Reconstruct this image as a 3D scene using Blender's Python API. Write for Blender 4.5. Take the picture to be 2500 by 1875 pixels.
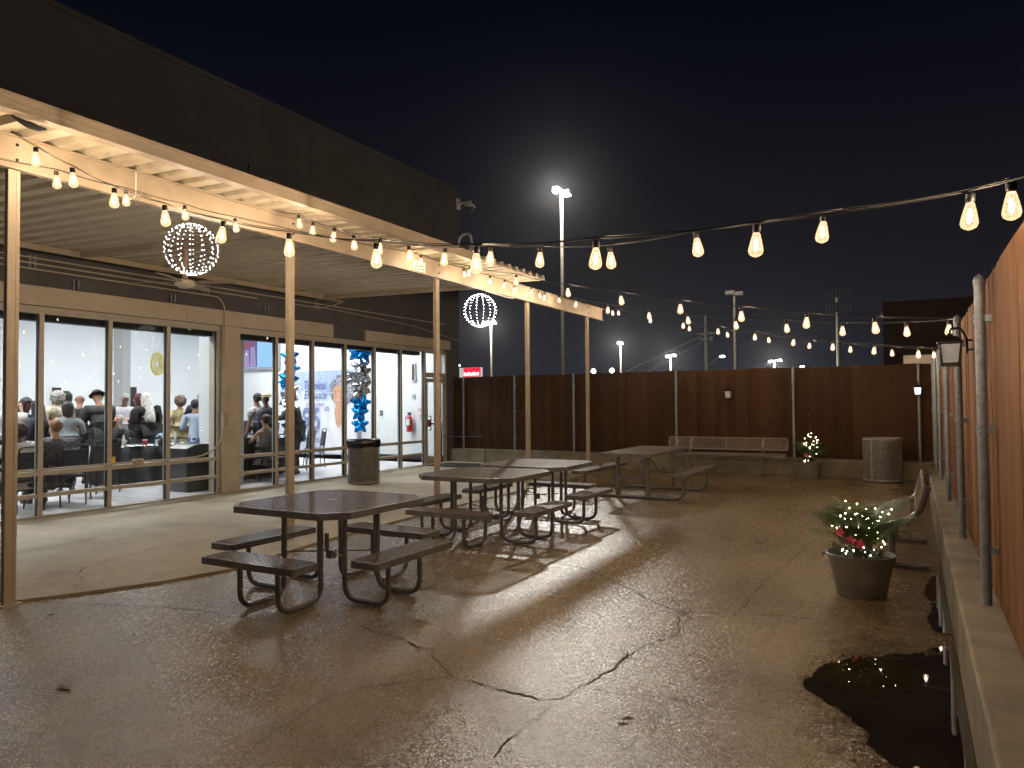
import bpy, bmesh, math, random
from mathutils import Matrix, Vector, noise as mnoise
R = math.radians
sc = bpy.context.scene
for o in list(bpy.data.objects): bpy.data.objects.remove(o)
COL = sc.collection

# ------------------------------------------------------------------ camera
YAW, PITCH, ROLL, CH = .508501, .0271215, -.00795984, 1.55
fw = Vector((-math.sin(YAW)*math.cos(PITCH), math.cos(YAW)*math.cos(PITCH), math.sin(PITCH)))
r0 = Vector((math.cos(YAW), math.sin(YAW), 0)); u0 = r0.cross(fw)
rt = math.cos(ROLL)*r0 + math.sin(ROLL)*u0
up = -math.sin(ROLL)*r0 + math.cos(ROLL)*u0
cd = bpy.data.cameras.new('camera'); cam = bpy.data.objects.new('camera', cd); COL.objects.link(cam)
m = Matrix.Identity(4)
for i in range(3):
    m[i][0] = rt[i]; m[i][1] = up[i]; m[i][2] = -fw[i]
m[0][3], m[1][3], m[2][3] = 0, 0, CH
cam.matrix_world = m
cd.sensor_width = 36; cd.lens = 25.2; cd.clip_end = 1000; cd.clip_start = .05
sc.camera = cam

# ------------------------------------------------------------------ world (night sky with town glow near the horizon)
w = bpy.data.worlds.new('World'); sc.world = w; w.use_nodes = True
nt = w.node_tree; bg = nt.nodes['Background']
tc = nt.nodes.new('ShaderNodeTexCoord'); sp = nt.nodes.new('ShaderNodeSeparateXYZ'); rp = nt.nodes.new('ShaderNodeValToRGB')
nt.links.new(tc.outputs['Generated'], sp.inputs[0]); nt.links.new(sp.outputs['Z'], rp.inputs[0]); nt.links.new(rp.outputs[0], bg.inputs[0])
el = rp.color_ramp.elements
el[0].position = 0; el[0].color = (.022, .025, .036, 1)
el[1].position = 1; el[1].color = (.0006, .0010, .0028, 1)
for p, c in ((.10, (.0150, .0150, .0205, 1)), (.20, (.0115, .0108, .0140, 1)), (.32, (.0058, .0062, .0098, 1)), (.48, (.0015, .0022, .0062, 1))):
    e = el.new(p); e.color = c
bg.inputs[1].default_value = .88

# ------------------------------------------------------------------ exposure
sc.view_settings.view_transform = 'Standard'; sc.view_settings.look = 'None'
sc.view_settings.exposure = 0; sc.view_settings.gamma = 1
sc.render.engine = 'CYCLES'
sc.cycles.sample_clamp_indirect = 4; sc.cycles.sample_clamp_direct = 30
sc.cycles.max_bounces = 7; sc.cycles.transparent_max_bounces = 24
sc.cycles.denoising_prefilter = 'ACCURATE'; sc.cycles.caustics_reflective = False; sc.cycles.caustics_refractive = False
BULB = 2550.0     # string light filament
POLE = 5600.0    # car park lamp
HAZE = 0.00014
ROOM = 44.0      # ceiling panels inside

# ------------------------------------------------------------------ materials
MATS = {}
def mat(name, col, rough=.6, metal=0, var=.12, nscale=8, bump=0, bscale=60, emit=None, es=0, coat=0, col2=None, stretch=None, spec=None):
    if name in MATS: return MATS[name]
    M = bpy.data.materials.new(name); M.use_nodes = True; n = M.node_tree; b = n.nodes['Principled BSDF']
    t = n.nodes.new('ShaderNodeTexCoord'); mp = n.nodes.new('ShaderNodeMapping')
    if stretch: mp.inputs['Scale'].default_value = stretch
    n.links.new(t.outputs['Object'], mp.inputs[0])
    nz = n.nodes.new('ShaderNodeTexNoise'); nz.inputs['Scale'].default_value = nscale; nz.inputs['Detail'].default_value = 5
    n.links.new(mp.outputs[0], nz.inputs['Vector'])
    cr = n.nodes.new('ShaderNodeValToRGB'); c2 = col2 or [min(1, c*(1+var)) for c in col]
    cr.color_ramp.elements[0].position = .32; cr.color_ramp.elements[1].position = .68
    cr.color_ramp.elements[0].color = (*[c*(1-var) for c in col], 1); cr.color_ramp.elements[1].color = (*c2[:3], 1)
    n.links.new(nz.outputs['Fac'], cr.inputs[0]); n.links.new(cr.outputs[0], b.inputs['Base Color'])
    b.inputs['Roughness'].default_value = rough; b.inputs['Metallic'].default_value = metal
    if coat: b.inputs['Coat Weight'].default_value = coat; b.inputs['Coat Roughness'].default_value = .12
    if spec is not None: b.inputs['Specular IOR Level'].default_value = spec
    if bump:
        n2 = n.nodes.new('ShaderNodeTexNoise'); n2.inputs['Scale'].default_value = bscale; n2.inputs['Detail'].default_value = 4
        n.links.new(mp.outputs[0], n2.inputs['Vector'])
        bp = n.nodes.new('ShaderNodeBump'); bp.inputs['Strength'].default_value = bump; bp.inputs['Distance'].default_value = .01
        n.links.new(n2.outputs['Fac'], bp.inputs['Height']); n.links.new(bp.outputs[0], b.inputs['Normal'])
    if emit:
        b.inputs['Emission Color'].default_value = (*emit, 1); b.inputs['Emission Strength'].default_value = es
    MATS[name] = M; return M

cream = mat('cream_steel', (.375, .31, .23), .5, 0, .10, 5, .15, 30)
cream_in = mat('canopy_underside', (.52, .47, .36), .5, 0, .12, 4, .1, 30)
steel = mat('galvanised_steel', (.20, .225, .265), .42, .25, .25, 30, .2, 60)
table_m = mat('coated_brown_metal', (.19, .150, .112), .36, 0, .22, 14, .25, 120, coat=.5)
tube_m = mat('coated_grey_tube', (.13, .128, .13), .28, .1, .2, 10, .15, 90, coat=.6)
wallp = mat('painted_block_wall', (.092, .094, .102), .8, 0, .14, 2.5, .25, 40)
wallt = mat('painted_trim', (.50, .44, .36), .6, 0, .10, 3, .1, 30)
alu = mat('bronze_aluminium', (.46, .42, .36), .4, .1, .10, 12, .05, 30)
alu_d = mat('black_gasket', (.012, .012, .014), .4)
white_w = mat('white_interior_wall', (.68, .71, .72), .7, 0, .03, 1.2)
grey_w = mat('grey_interior_wall', (.36, .37, .37), .7, 0, .04, 1.2)
tile = mat('pale_floor_tile', (.72, .72, .74), .22, 0, .22, 1.5, .05, 20, stretch=(1, 5, 1))
black_cloth = mat('black_cloth', (.012, .013, .016), .75, 0, .3, 20, .3, 40)
black_metal = mat('black_metal', (.012, .012, .012), .3, .4)
black_pl = mat('black_plastic', (.018, .019, .021), .35)
rubber = mat('black_rubber', (.008, .008, .008), .5)
whitep = mat('white_paper', (.80, .80, .78), .7, 0, .04, 20, .3, 30)
lampwhite = mat('white_enamel', (.62, .58, .50), .35)
hole = mat('dark_void', (.02, .016, .012), .8)
concrete_k = mat('kerb_concrete', (.18, .155, .105), .85, 0, .30, 3.5, .6, 45)

def stain_noise(n, vec, scale, detail=6, rough=.6):
    z = n.nodes.new('ShaderNodeTexNoise'); z.inputs['Scale'].default_value = scale; z.inputs['Detail'].default_value = detail
    z.inputs['Roughness'].default_value = rough; n.links.new(vec, z.inputs['Vector']); return z
def ramp(n, src, stops):
    r = n.nodes.new('ShaderNodeValToRGB'); e = r.color_ramp.elements
    while len(e) < len(stops): e.new(.5)
    for k, (p, c) in enumerate(stops): e[k].position = p; e[k].color = (*c, 1) if len(c) == 3 else c
    n.links.new(src, r.inputs[0]); return r
def g3(v): return (v, v, v)

def asphalt():
    M = bpy.data.materials.new('wet_asphalt'); M.use_nodes = True; n = M.node_tree; b = n.nodes['Principled BSDF']
    t = n.nodes.new('ShaderNodeTexCoord'); V = t.outputs['Object']
    big = stain_noise(n, V, .55, 6); mid = stain_noise(n, V, 7, 5)
    vo = n.nodes.new('ShaderNodeTexVoronoi'); vo.inputs['Scale'].default_value = 95; n.links.new(V, vo.inputs['Vector'])
    vo2 = n.nodes.new('ShaderNodeTexVoronoi'); vo2.inputs['Scale'].default_value = 34; n.links.new(V, vo2.inputs['Vector'])
    fine = stain_noise(n, V, 330, 3)
    c1 = ramp(n, big.outputs['Fac'], [(.32, (.150, .108, .052)), (.5, (.210, .158, .082)), (.7, (.258, .200, .112))])
    c2 = ramp(n, vo.outputs['Color'], [(.05, g3(.62)), (.3, g3(.92)), (.7, g3(1.0)), (.95, g3(1.45))])
    mx = n.nodes.new('ShaderNodeMix'); mx.data_type = 'RGBA'; mx.blend_type = 'MULTIPLY'; mx.inputs[0].default_value = .8
    n.links.new(c1.outputs[0], mx.inputs[6]); n.links.new(c2.outputs[0], mx.inputs[7])
    mx2 = n.nodes.new('ShaderNodeMix'); mx2.data_type = 'RGBA'; mx2.blend_type = 'MULTIPLY'; mx2.inputs[0].default_value = .6
    st2 = stain_noise(n, V, 1.7, 7, .7); c3 = ramp(n, st2.outputs['Fac'], [(.36, (.66, .60, .52)), (.48, (.95, .92, .88)), (.66, (1.12, 1.12, 1.12))])
    n.links.new(mx.outputs[2], mx2.inputs[6]); n.links.new(c3.outputs[0], mx2.inputs[7])
    # scattered pale stones
    st = ramp(n, vo2.outputs['Distance'], [(.0, g3(1)), (.13, g3(1)), (.17, g3(0))])
    pick = n.nodes.new('ShaderNodeSeparateColor'); n.links.new(vo2.outputs['Color'], pick.inputs[0])
    gt = n.nodes.new('ShaderNodeMath'); gt.operation = 'GREATER_THAN'; gt.inputs[1].default_value = .82; n.links.new(pick.outputs[0], gt.inputs[0])
    ml = n.nodes.new('ShaderNodeMath'); ml.operation = 'MULTIPLY'; n.links.new(st.outputs[0], ml.inputs[0]); n.links.new(gt.outputs[0], ml.inputs[1])
    mx3 = n.nodes.new('ShaderNodeMix'); mx3.data_type = 'RGBA'; n.links.new(ml.outputs[0], mx3.inputs[0]); n.links.new(mx2.outputs[2], mx3.inputs[6]); mx3.inputs[7].default_value = (.40, .35, .28, 1)
    n.links.new(mx3.outputs[2], b.inputs['Base Color'])
    sx = n.nodes.new('ShaderNodeSeparateXYZ'); n.links.new(V, sx.inputs[0])
    def mth(op, a, b_=None, c_=None):
        q = n.nodes.new('ShaderNodeMath'); q.operation = op
        for k, v in enumerate((a, b_, c_)):
            if v is None: continue
            if isinstance(v, (int, float)): q.inputs[k].default_value = v
            else: n.links.new(v, q.inputs[k])
        return q.outputs[0]
    # damp ground round the puddle and along the kerb
    dx = mth('MULTIPLY', mth('SUBTRACT', sx.outputs['X'], .12), 1.25); dy = mth('MULTIPLY', mth('SUBTRACT', sx.outputs['Y'], 4.35), .62)
    dist = mth('SQRT', mth('ADD', mth('MULTIPLY', dx, dx), mth('MULTIPLY', dy, dy)))
    dist = mth('ADD', dist, mth('MULTIPLY', mth('SUBTRACT', stain_noise(n, V, 4, 5).outputs['Fac'], .5), .55))
    k1 = mth('SUBTRACT', .62, sx.outputs['X']); k2 = mth('ADD', k1, mth('MULTIPLY', mth('SUBTRACT', mid.outputs['Fac'], .5), .9))
    wet = ramp(n, mth('MINIMUM', dist, k2), [(.62, g3(1)), (.95, g3(0))])
    rr = ramp(n, big.outputs['Fac'], [(.3, g3(.22)), (.72, g3(.33))])
    r2 = mth('MULTIPLY', rr.outputs[0], mth('SUBTRACT', 1, mth('MULTIPLY', wet.outputs[0], .55)))
    cell = n.nodes.new('ShaderNodeSeparateColor'); n.links.new(vo.outputs['Color'], cell.inputs[0])
    r3 = mth('MULTIPLY', r2, mth('MULTIPLY_ADD', cell.outputs[1], .7, .6)); n.links.new(r3, b.inputs['Roughness'])
    dk_ = n.nodes.new('ShaderNodeMix'); dk_.data_type = 'RGBA'; dk_.blend_type = 'MULTIPLY'; n.links.new(mth('MULTIPLY', wet.outputs[0], .8), dk_.inputs[0]); n.links.new(mx3.outputs[2], dk_.inputs[6]); dk_.inputs[7].default_value = (.45, .40, .32, 1)
    n.links.new(dk_.outputs[2], b.inputs['Base Color'])
    b.inputs['Specular IOR Level'].default_value = .75
    gm = n.nodes.new('ShaderNodeNewGeometry')
    def vm(op, a, b_):
        q = n.nodes.new('ShaderNodeVectorMath'); q.operation = op
        for k, v in enumerate((a, b_)):
            if v is None: continue
            if isinstance(v, tuple): q.inputs[k].default_value = v
            else: n.links.new(v, q.inputs[k])
        return q.outputs[0]
    cmb = n.nodes.new('ShaderNodeCombineXYZ'); tk = mth('MULTIPLY_ADD', wet.outputs[0], .55, .20); n.links.new(tk, cmb.inputs[0]); n.links.new(tk, cmb.inputs[1])
    tilt = vm('MULTIPLY', vm('SUBTRACT', vo.outputs['Color'], (.5, .5, .5)), cmb.outputs[0])
    nn = vm('NORMALIZE', vm('ADD', gm.outputs['Normal'], tilt), None)
    ad = n.nodes.new('ShaderNodeMath'); ad.operation = 'MULTIPLY_ADD'; ad.inputs[1].default_value = .55
    n.links.new(fine.outputs['Fac'], ad.inputs[0]); n.links.new(vo.outputs['Distance'], ad.inputs[2])
    bp = n.nodes.new('ShaderNodeBump'); bp.inputs['Strength'].default_value = .38; bp.inputs['Distance'].default_value = .004
    n.links.new(ad.outputs[0], bp.inputs['Height']); n.links.new(nn, bp.inputs['Normal']); n.links.new(bp.outputs[0], b.inputs['Normal'])
    return M
def slabmat():
    M = bpy.data.materials.new('worn_concrete'); M.use_nodes = True; n = M.node_tree; b = n.nodes['Principled BSDF']
    t = n.nodes.new('ShaderNodeTexCoord'); V = t.outputs['Object']
    a = stain_noise(n, V, .9, 8, .65); c = stain_noise(n, V, 26, 4)
    c1 = ramp(n, a.outputs['Fac'], [(.3, (.24, .20, .13)), (.5, (.36, .31, .21)), (.72, (.45, .39, .28))])
    c2 = ramp(n, c.outputs['Fac'], [(.3, g3(.85)), (.7, g3(1.1))])
    mx = n.nodes.new('ShaderNodeMix'); mx.data_type = 'RGBA'; mx.blend_type = 'MULTIPLY'; mx.inputs[0].default_value = .8
    n.links.new(c1.outputs[0], mx.inputs[6]); n.links.new(c2.outputs[0], mx.inputs[7]); n.links.new(mx.outputs[2], b.inputs['Base Color'])
    b.inputs['Roughness'].default_value = .62
    bp = n.nodes.new('ShaderNodeBump'); bp.inputs['Strength'].default_value = .3; bp.inputs['Distance'].default_value = .006
    n.links.new(c.outputs['Fac'], bp.inputs['Height']); n.links.new(bp.outputs[0], b.inputs['Normal'])
    return M
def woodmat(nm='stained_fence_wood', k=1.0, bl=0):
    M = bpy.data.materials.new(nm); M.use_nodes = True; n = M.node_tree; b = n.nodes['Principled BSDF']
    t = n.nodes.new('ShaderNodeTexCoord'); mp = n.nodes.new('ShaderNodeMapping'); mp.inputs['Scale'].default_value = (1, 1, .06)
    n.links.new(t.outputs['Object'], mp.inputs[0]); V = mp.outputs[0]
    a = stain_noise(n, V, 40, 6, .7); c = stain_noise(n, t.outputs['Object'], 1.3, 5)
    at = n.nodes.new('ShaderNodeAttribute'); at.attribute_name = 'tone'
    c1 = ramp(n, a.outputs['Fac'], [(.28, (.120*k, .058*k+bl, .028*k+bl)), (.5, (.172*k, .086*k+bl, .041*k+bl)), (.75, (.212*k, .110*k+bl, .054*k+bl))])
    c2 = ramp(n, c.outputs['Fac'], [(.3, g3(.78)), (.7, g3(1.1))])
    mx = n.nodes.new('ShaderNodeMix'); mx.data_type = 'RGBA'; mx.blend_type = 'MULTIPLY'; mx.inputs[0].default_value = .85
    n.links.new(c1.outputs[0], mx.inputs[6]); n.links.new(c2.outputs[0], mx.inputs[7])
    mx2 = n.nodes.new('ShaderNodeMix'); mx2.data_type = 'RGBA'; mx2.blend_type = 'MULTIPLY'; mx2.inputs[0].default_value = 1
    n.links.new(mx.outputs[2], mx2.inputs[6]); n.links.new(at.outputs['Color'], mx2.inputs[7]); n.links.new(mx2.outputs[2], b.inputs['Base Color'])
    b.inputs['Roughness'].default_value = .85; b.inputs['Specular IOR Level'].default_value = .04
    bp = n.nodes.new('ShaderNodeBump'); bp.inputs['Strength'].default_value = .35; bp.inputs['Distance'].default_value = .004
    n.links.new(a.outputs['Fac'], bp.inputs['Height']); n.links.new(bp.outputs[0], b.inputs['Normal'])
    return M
asph = asphalt(); slab_m = slabmat(); wood = woodmat(); wood_dark = woodmat('darker_fence_wood', .34, .002)  # back fence reuses the fence wood colours, scaled darker
def emis(name, col, s, sample=True):
    M = bpy.data.materials.new(name); M.use_nodes = True; n = M.node_tree
    for x in list(n.nodes):
        if x.type == 'BSDF_PRINCIPLED': n.nodes.remove(x)
    e = n.nodes.new('ShaderNodeEmission'); e.inputs[0].default_value = (*col, 1); e.inputs[1].default_value = s
    # a slight procedural unevenness of the glow
    nz = n.nodes.new('ShaderNodeTexNoise'); nz.inputs['Scale'].default_value = 40
    mm = n.nodes.new('ShaderNodeMath'); mm.operation = 'MULTIPLY_ADD'; mm.inputs[1].default_value = .2*s; mm.inputs[2].default_value = .9*s
    n.links.new(nz.outputs['Fac'], mm.inputs[0]); n.links.new(mm.outputs[0], e.inputs[1])
    n.links.new(e.outputs[0], n.nodes['Material Output'].inputs[0])
    if not sample: M.cycles.emission_sampling = 'NONE'
    return M
def glassmat(name, tint=(1, 1, 1), refl=1.0):
    M = bpy.data.materials.new(name); M.use_nodes = True; n = M.node_tree
    for x in list(n.nodes):
        if x.type == 'BSDF_PRINCIPLED': n.nodes.remove(x)
    tr = n.nodes.new('ShaderNodeBsdfTransparent'); tr.inputs[0].default_value = (*tint, 1)
    gl = n.nodes.new('ShaderNodeBsdfGlossy'); gl.inputs['Roughness'].default_value = .0
    fr = n.nodes.new('ShaderNodeFresnel'); fr.inputs[0].default_value = 1.45
    mm = n.nodes.new('ShaderNodeMath'); mm.operation = 'MULTIPLY'; mm.inputs[1].default_value = refl; n.links.new(fr.outputs[0], mm.inputs[0])
    mx = n.nodes.new('ShaderNodeMixShader'); n.links.new(mm.outputs[0], mx.inputs[0]); n.links.new(tr.outputs[0], mx.inputs[1]); n.links.new(gl.outputs[0], mx.inputs[2])
    n.links.new(mx.outputs[0], n.nodes['Material Output'].inputs[0]); return M
glass_w = glassmat('window_glass', (.93, .95, .95), 1.9)
def shellmat():
    M = bpy.data.materials.new('textured_amber_glass'); M.use_nodes = True; n = M.node_tree
    for x in list(n.nodes):
        if x.type == 'BSDF_PRINCIPLED': n.nodes.remove(x)
    tr = n.nodes.new('ShaderNodeBsdfTransparent'); e = n.nodes.new('ShaderNodeEmission')
    t = n.nodes.new('ShaderNodeTexCoord'); vo = n.nodes.new('ShaderNodeTexVoronoi'); vo.inputs['Scale'].default_value = 110; vo.feature = 'DISTANCE_TO_EDGE'
    n.links.new(t.outputs['Object'], vo.inputs['Vector'])
    r = ramp(n, vo.outputs['Distance'], [(.0, (.62, .28, .10)), (.16, (1, .72, .42)), (.42, (1, .97, .90))])
    lw2 = n.nodes.new('ShaderNodeLayerWeight'); lw2.inputs[0].default_value = .35
    edge = ramp(n, lw2.outputs['Facing'], [(.0, (1, .98, .94)), (.5, (1, .93, .80)), (.85, (1, .66, .38)), (1.0, (.8, .40, .2))])
    mc = n.nodes.new('ShaderNodeMix'); mc.data_type = 'RGBA'; mc.blend_type = 'MULTIPLY'; mc.inputs[0].default_value = 1
    n.links.new(r.outputs[0], mc.inputs[6]); n.links.new(edge.outputs[0], mc.inputs[7]); n.links.new(mc.outputs[2], e.inputs[0]); e.inputs[1].default_value = 2.0
    lw = n.nodes.new('ShaderNodeLayerWeight'); lw.inputs[0].default_value = .5
    rr = ramp(n, lw.outputs['Facing'], [(0, g3(.40)), (.5, g3(.70)), (1, g3(.97))])
    mx = n.nodes.new('ShaderNodeMixShader'); n.links.new(rr.outputs[0], mx.inputs[0]); n.links.new(tr.outputs[0], mx.inputs[1]); n.links.new(e.outputs[0], mx.inputs[2])
    n.links.new(mx.outputs[0], n.nodes['Material Output'].inputs[0]); M.cycles.emission_sampling = 'NONE'; return M
shell_m = shellmat()
fil_m = emis('hot_filament', (1, .73, .48), BULB)
fil_small = emis('small_hot_filament', (1, .73, .48), BULB*.42)
led_m = emis('cool_white_led', (1, .93, .95), 130)
fairy_m = emis('warm_fairy_led', (1, .86, .55), 42)
pole_e = emis('metal_halide_lens', (.80, .95, 1), 160, False)
room_e = emis('ceiling_panel_diffuser', (.97, .99, 1), ROOM)

# ------------------------------------------------------------------ mesh helpers
class MB:
    def __init__(s, M=None): s.v = []; s.f = []; s.M = M or Matrix.Identity(4); s.tone = []
    def add(s, vs, fs):
        k = len(s.v); s.v += [tuple(s.M @ Vector(p)) for p in vs]; s.f += [tuple(i+k for i in f) for f in fs]; return s
    def box(s, x0, x1, y0, y1, z0, z1):
        vs = [(x, y, z) for z in (z0, z1) for x, y in ((x0, y0), (x1, y0), (x1, y1), (x0, y1))]
        return s.add(vs, [(0, 3, 2, 1), (4, 5, 6, 7), (0, 1, 5, 4), (1, 2, 6, 5), (2, 3, 7, 6), (3, 0, 4, 7)])
    def bar(s, p, q, a, b, n=(0, 0, 1)):     # rectangular bar p->q, width a across, thickness b along n
        p = Vector(p); q = Vector(q); d = (q-p).normalized(); n = Vector(n); sd = n.cross(d)
        if sd.length < 1e-6: n = Vector((1, 0, 0)); sd = n.cross(d)
        sd.normalize(); nn = d.cross(sd)
        vs = [c + sd*i*a/2 + nn*j*b/2 for c in (p, q) for i, j in ((-1, -1), (1, -1), (1, 1), (-1, 1))]
        return s.add(vs, [(0, 3, 2, 1), (4, 5, 6, 7), (0, 1, 5, 4), (1, 2, 6, 5), (2, 3, 7, 6), (3, 0, 4, 7)])
    def tube(s, pts, r, n=10, cap=True, closed=False):
        pts = [Vector(p) for p in pts]; N = len(pts); rs = r if isinstance(r, (list, tuple)) else [r]*N
        prev = None; vs = []
        for i, p in enumerate(pts):
            a = pts[i-1] if (i or closed) else p; b = pts[(i+1) % N] if (i < N-1 or closed) else p
            d = (b-a).normalized()
            if prev is None:
                x = d.orthogonal().normalized()
            else:
                x = (prev - d*prev.dot(d))
                x = x.normalized() if x.length > 1e-6 else d.orthogonal().normalized()
            prev = x; y = d.cross(x)
            vs += [p + rs[i]*(x*math.cos(2*math.pi*k/n)+y*math.sin(2*math.pi*k/n)) for k in range(n)]
        fs = []
        for i in range(N if closed else N-1):
            j = (i+1) % N
            fs += [(i*n+k, i*n+(k+1) % n, j*n+(k+1) % n, j*n+k) for k in range(n)]
        if cap and not closed: fs += [tuple(range(n-1, -1, -1)), tuple((N-1)*n+k for k in range(n))]
        return s.add(vs, fs)
    def lathe(s, prof, c=(0, 0, 0), n=24, sx=1, sy=1):
        vs = []; fs = []
        for r, z in prof: vs += [(c[0]+sx*r*math.cos(2*math.pi*k/n), c[1]+sy*r*math.sin(2*math.pi*k/n), c[2]+z) for k in range(n)]
        for i in range(len(prof)-1): fs += [(i*n+k, i*n+(k+1) % n, (i+1)*n+(k+1) % n, (i+1)*n+k) for k in range(n)]
        if prof[0][0] > 1e-5: fs.append(tuple(range(n-1, -1, -1)))
        if prof[-1][0] > 1e-5: fs.append(tuple((len(prof)-1)*n+k for k in range(n)))
        return s.add(vs, fs)
    def prism(s, poly, z0, z1):
        n = len(poly); vs = [(x, y, z0) for x, y in poly]+[(x, y, z1) for x, y in poly]
        return s.add(vs, [tuple(range(n-1, -1, -1)), tuple(range(n, 2*n))]+[(i, (i+1) % n, n+(i+1) % n, n+i) for i in range(n)])
    def ball(s, c, r, n=8, m_=6, sc_=(1, 1, 1)):
        prof = [(r*math.sin(math.pi*i/m_), -r*math.cos(math.pi*i/m_)) for i in range(m_+1)]
        vs = []; fs = []
        for rr, z in prof: vs += [(c[0]+sc_[0]*rr*math.cos(2*math.pi*k/n), c[1]+sc_[1]*rr*math.sin(2*math.pi*k/n), c[2]+sc_[2]*z) for k in range(n)]
        for i in range(m_): fs += [(i*n+k, i*n+(k+1) % n, (i+1)*n+(k+1) % n, (i+1)*n+k) for k in range(n)]
        return s.add(vs, fs)
    def mesh(s, name, mt, smooth=False):
        me = bpy.data.meshes.new(name); me.from_pydata(s.v, [], s.f); me.validate()
        if smooth:
            me.polygons.foreach_set('use_smooth', [True]*len(me.polygons))
            if smooth != 'all':
                try: me.set_sharp_from_angle(angle=R(42))
                except Exception: pass
        if mt: me.materials.append(mt)
        if s.tone:
            at = me.color_attributes.new('tone', 'FLOAT_COLOR', 'POINT')
            for i, t in enumerate(s.tone): at.data[i].color = (t, t, t, 1)
        return me
    def build(s, name, mt, parent=None, smooth=False, label=None, cat=None, group=None, kind=None):
        o = bpy.data.objects.new(name, s.mesh(name, mt, smooth)); COL.objects.link(o)
        if parent: o.parent = parent
        return tag(o, label, cat, group, kind)
def tag(o, label=None, cat=None, group=None, kind=None):
    for k, v in (('label', label), ('category', cat), ('group', group), ('kind', kind)):
        if v: o[k] = v
    return o
def thing(name, label, cat, loc=(0, 0, 0), rz=0, group=None):
    o = bpy.data.objects.new(name, None); COL.objects.link(o); o.empty_display_size = .1
    o.location = loc; o.rotation_euler = (0, 0, rz); return tag(o, label, cat, group)
def dup(root, loc, rz, label, sc_=None):
    r = root.copy(); COL.objects.link(r); r.location = loc; r.rotation_euler = (0, 0, rz); r['label'] = label
    if sc_: r.scale = sc_
    for ch in list(root.children):
        c = ch.copy(); COL.objects.link(c); c.parent = r
        for g_ in list(ch.children):
            d = g_.copy(); COL.objects.link(d); d.parent = c
    return r
def fillet(pts, r, n=5):
    pts = [Vector(p) for p in pts]; out = [pts[0]]
    for i in range(1, len(pts)-1):
        a, b, c = pts[i-1], pts[i], pts[i+1]; d1 = (a-b); d2 = (c-b)
        k = min(r, d1.length*.48, d2.length*.48); p = b+d1.normalized()*k; q = b+d2.normalized()*k
        for j in range(n+1):
            t = j/n; out.append(p*(1-t)**2+b*2*t*(1-t)+q*t*t)
    out.append(pts[-1]); return out
def lattice(mb, W, L, cw, cl, P, Nrm, inside, wd=.007, th=.003):
    """expanded metal: diamonds cw x cl over W x L; P maps (u,v)->point, Nrm maps (u,v)->normal"""
    nu = int(W/cw); nv = int(L/cl); cw = W/nu; cl = L/nv
    for i in range(nu+1):
        for j in range(nv+1):
            c = (i*cw, j*cl)
            for du, dv in ((.5, .5), (-.5, .5), (.5, -.5), (-.5, -.5)):
                e = (c[0]+du*cw, c[1]+dv*cl); md = ((c[0]+e[0])/2, (c[1]+e[1])/2)
                if 0 <= md[0] <= W and 0 <= md[1] <= L and inside(*md): mb.bar(P(*c), P(*e), wd, th, Nrm(*md))
    return mb
def bend_ground(y):
    t = min(1, max(0, (y-12)/3)); return .05*t*t*(3-2*t)

rnd = random.Random(7)
# ================================================================== SETTING
gb = MB(); xs = [-400, -120, -40, -20, -14] + [-10.4+.4*i for i in range(30)] + [2.5, 8, 40, 160, 400]
ys = [-60, -20, -6] + [-2+.5*i for i in range(37)] + [19, 26, 40, 90, 200, 500]
gb.add([(x, y, bend_ground(y)) for y in ys for x in xs], [(j*len(xs)+i, j*len(xs)+i+1, (j+1)*len(xs)+i+1, (j+1)*len(xs)+i) for j in range(len(ys)-1) for i in range(len(xs)-1)])
gb.build('ground', asph, kind='structure')
edge = [(-6.45, -3), (-6.32, 1), (-6.16, 2.6), (-6.24, 3.06), (-6.0, 3.5), (-5.76, 4.02), (-5.62, 4.6), (-5.72, 5.3), (-5.85, 6.1), (-5.98, 8), (-6.05, 10), (-6.02, 12), (-6.1, 15.4)]
sb = MB(); poly = [(-10.5, -3)]+edge+[(-10.5, 15.4)]
def pz(p): return bend_ground(p[1])+.022
n_ = len(edge); vs = []
for x, y in edge: vs += [(x, y, -.05), (x, y, pz((x, y))), (-8.2, y, pz((x, y))+.004), (-10.5, y, pz((x, y))+.006)]
fs = []
for i in range(n_-1):
    for k in range(3): fs.append((i*4+k, (i+1)*4+k, (i+1)*4+k+1, i*4+k+1))
sb.add(vs, fs); sb.build('patio', slab_m, kind='structure')

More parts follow.
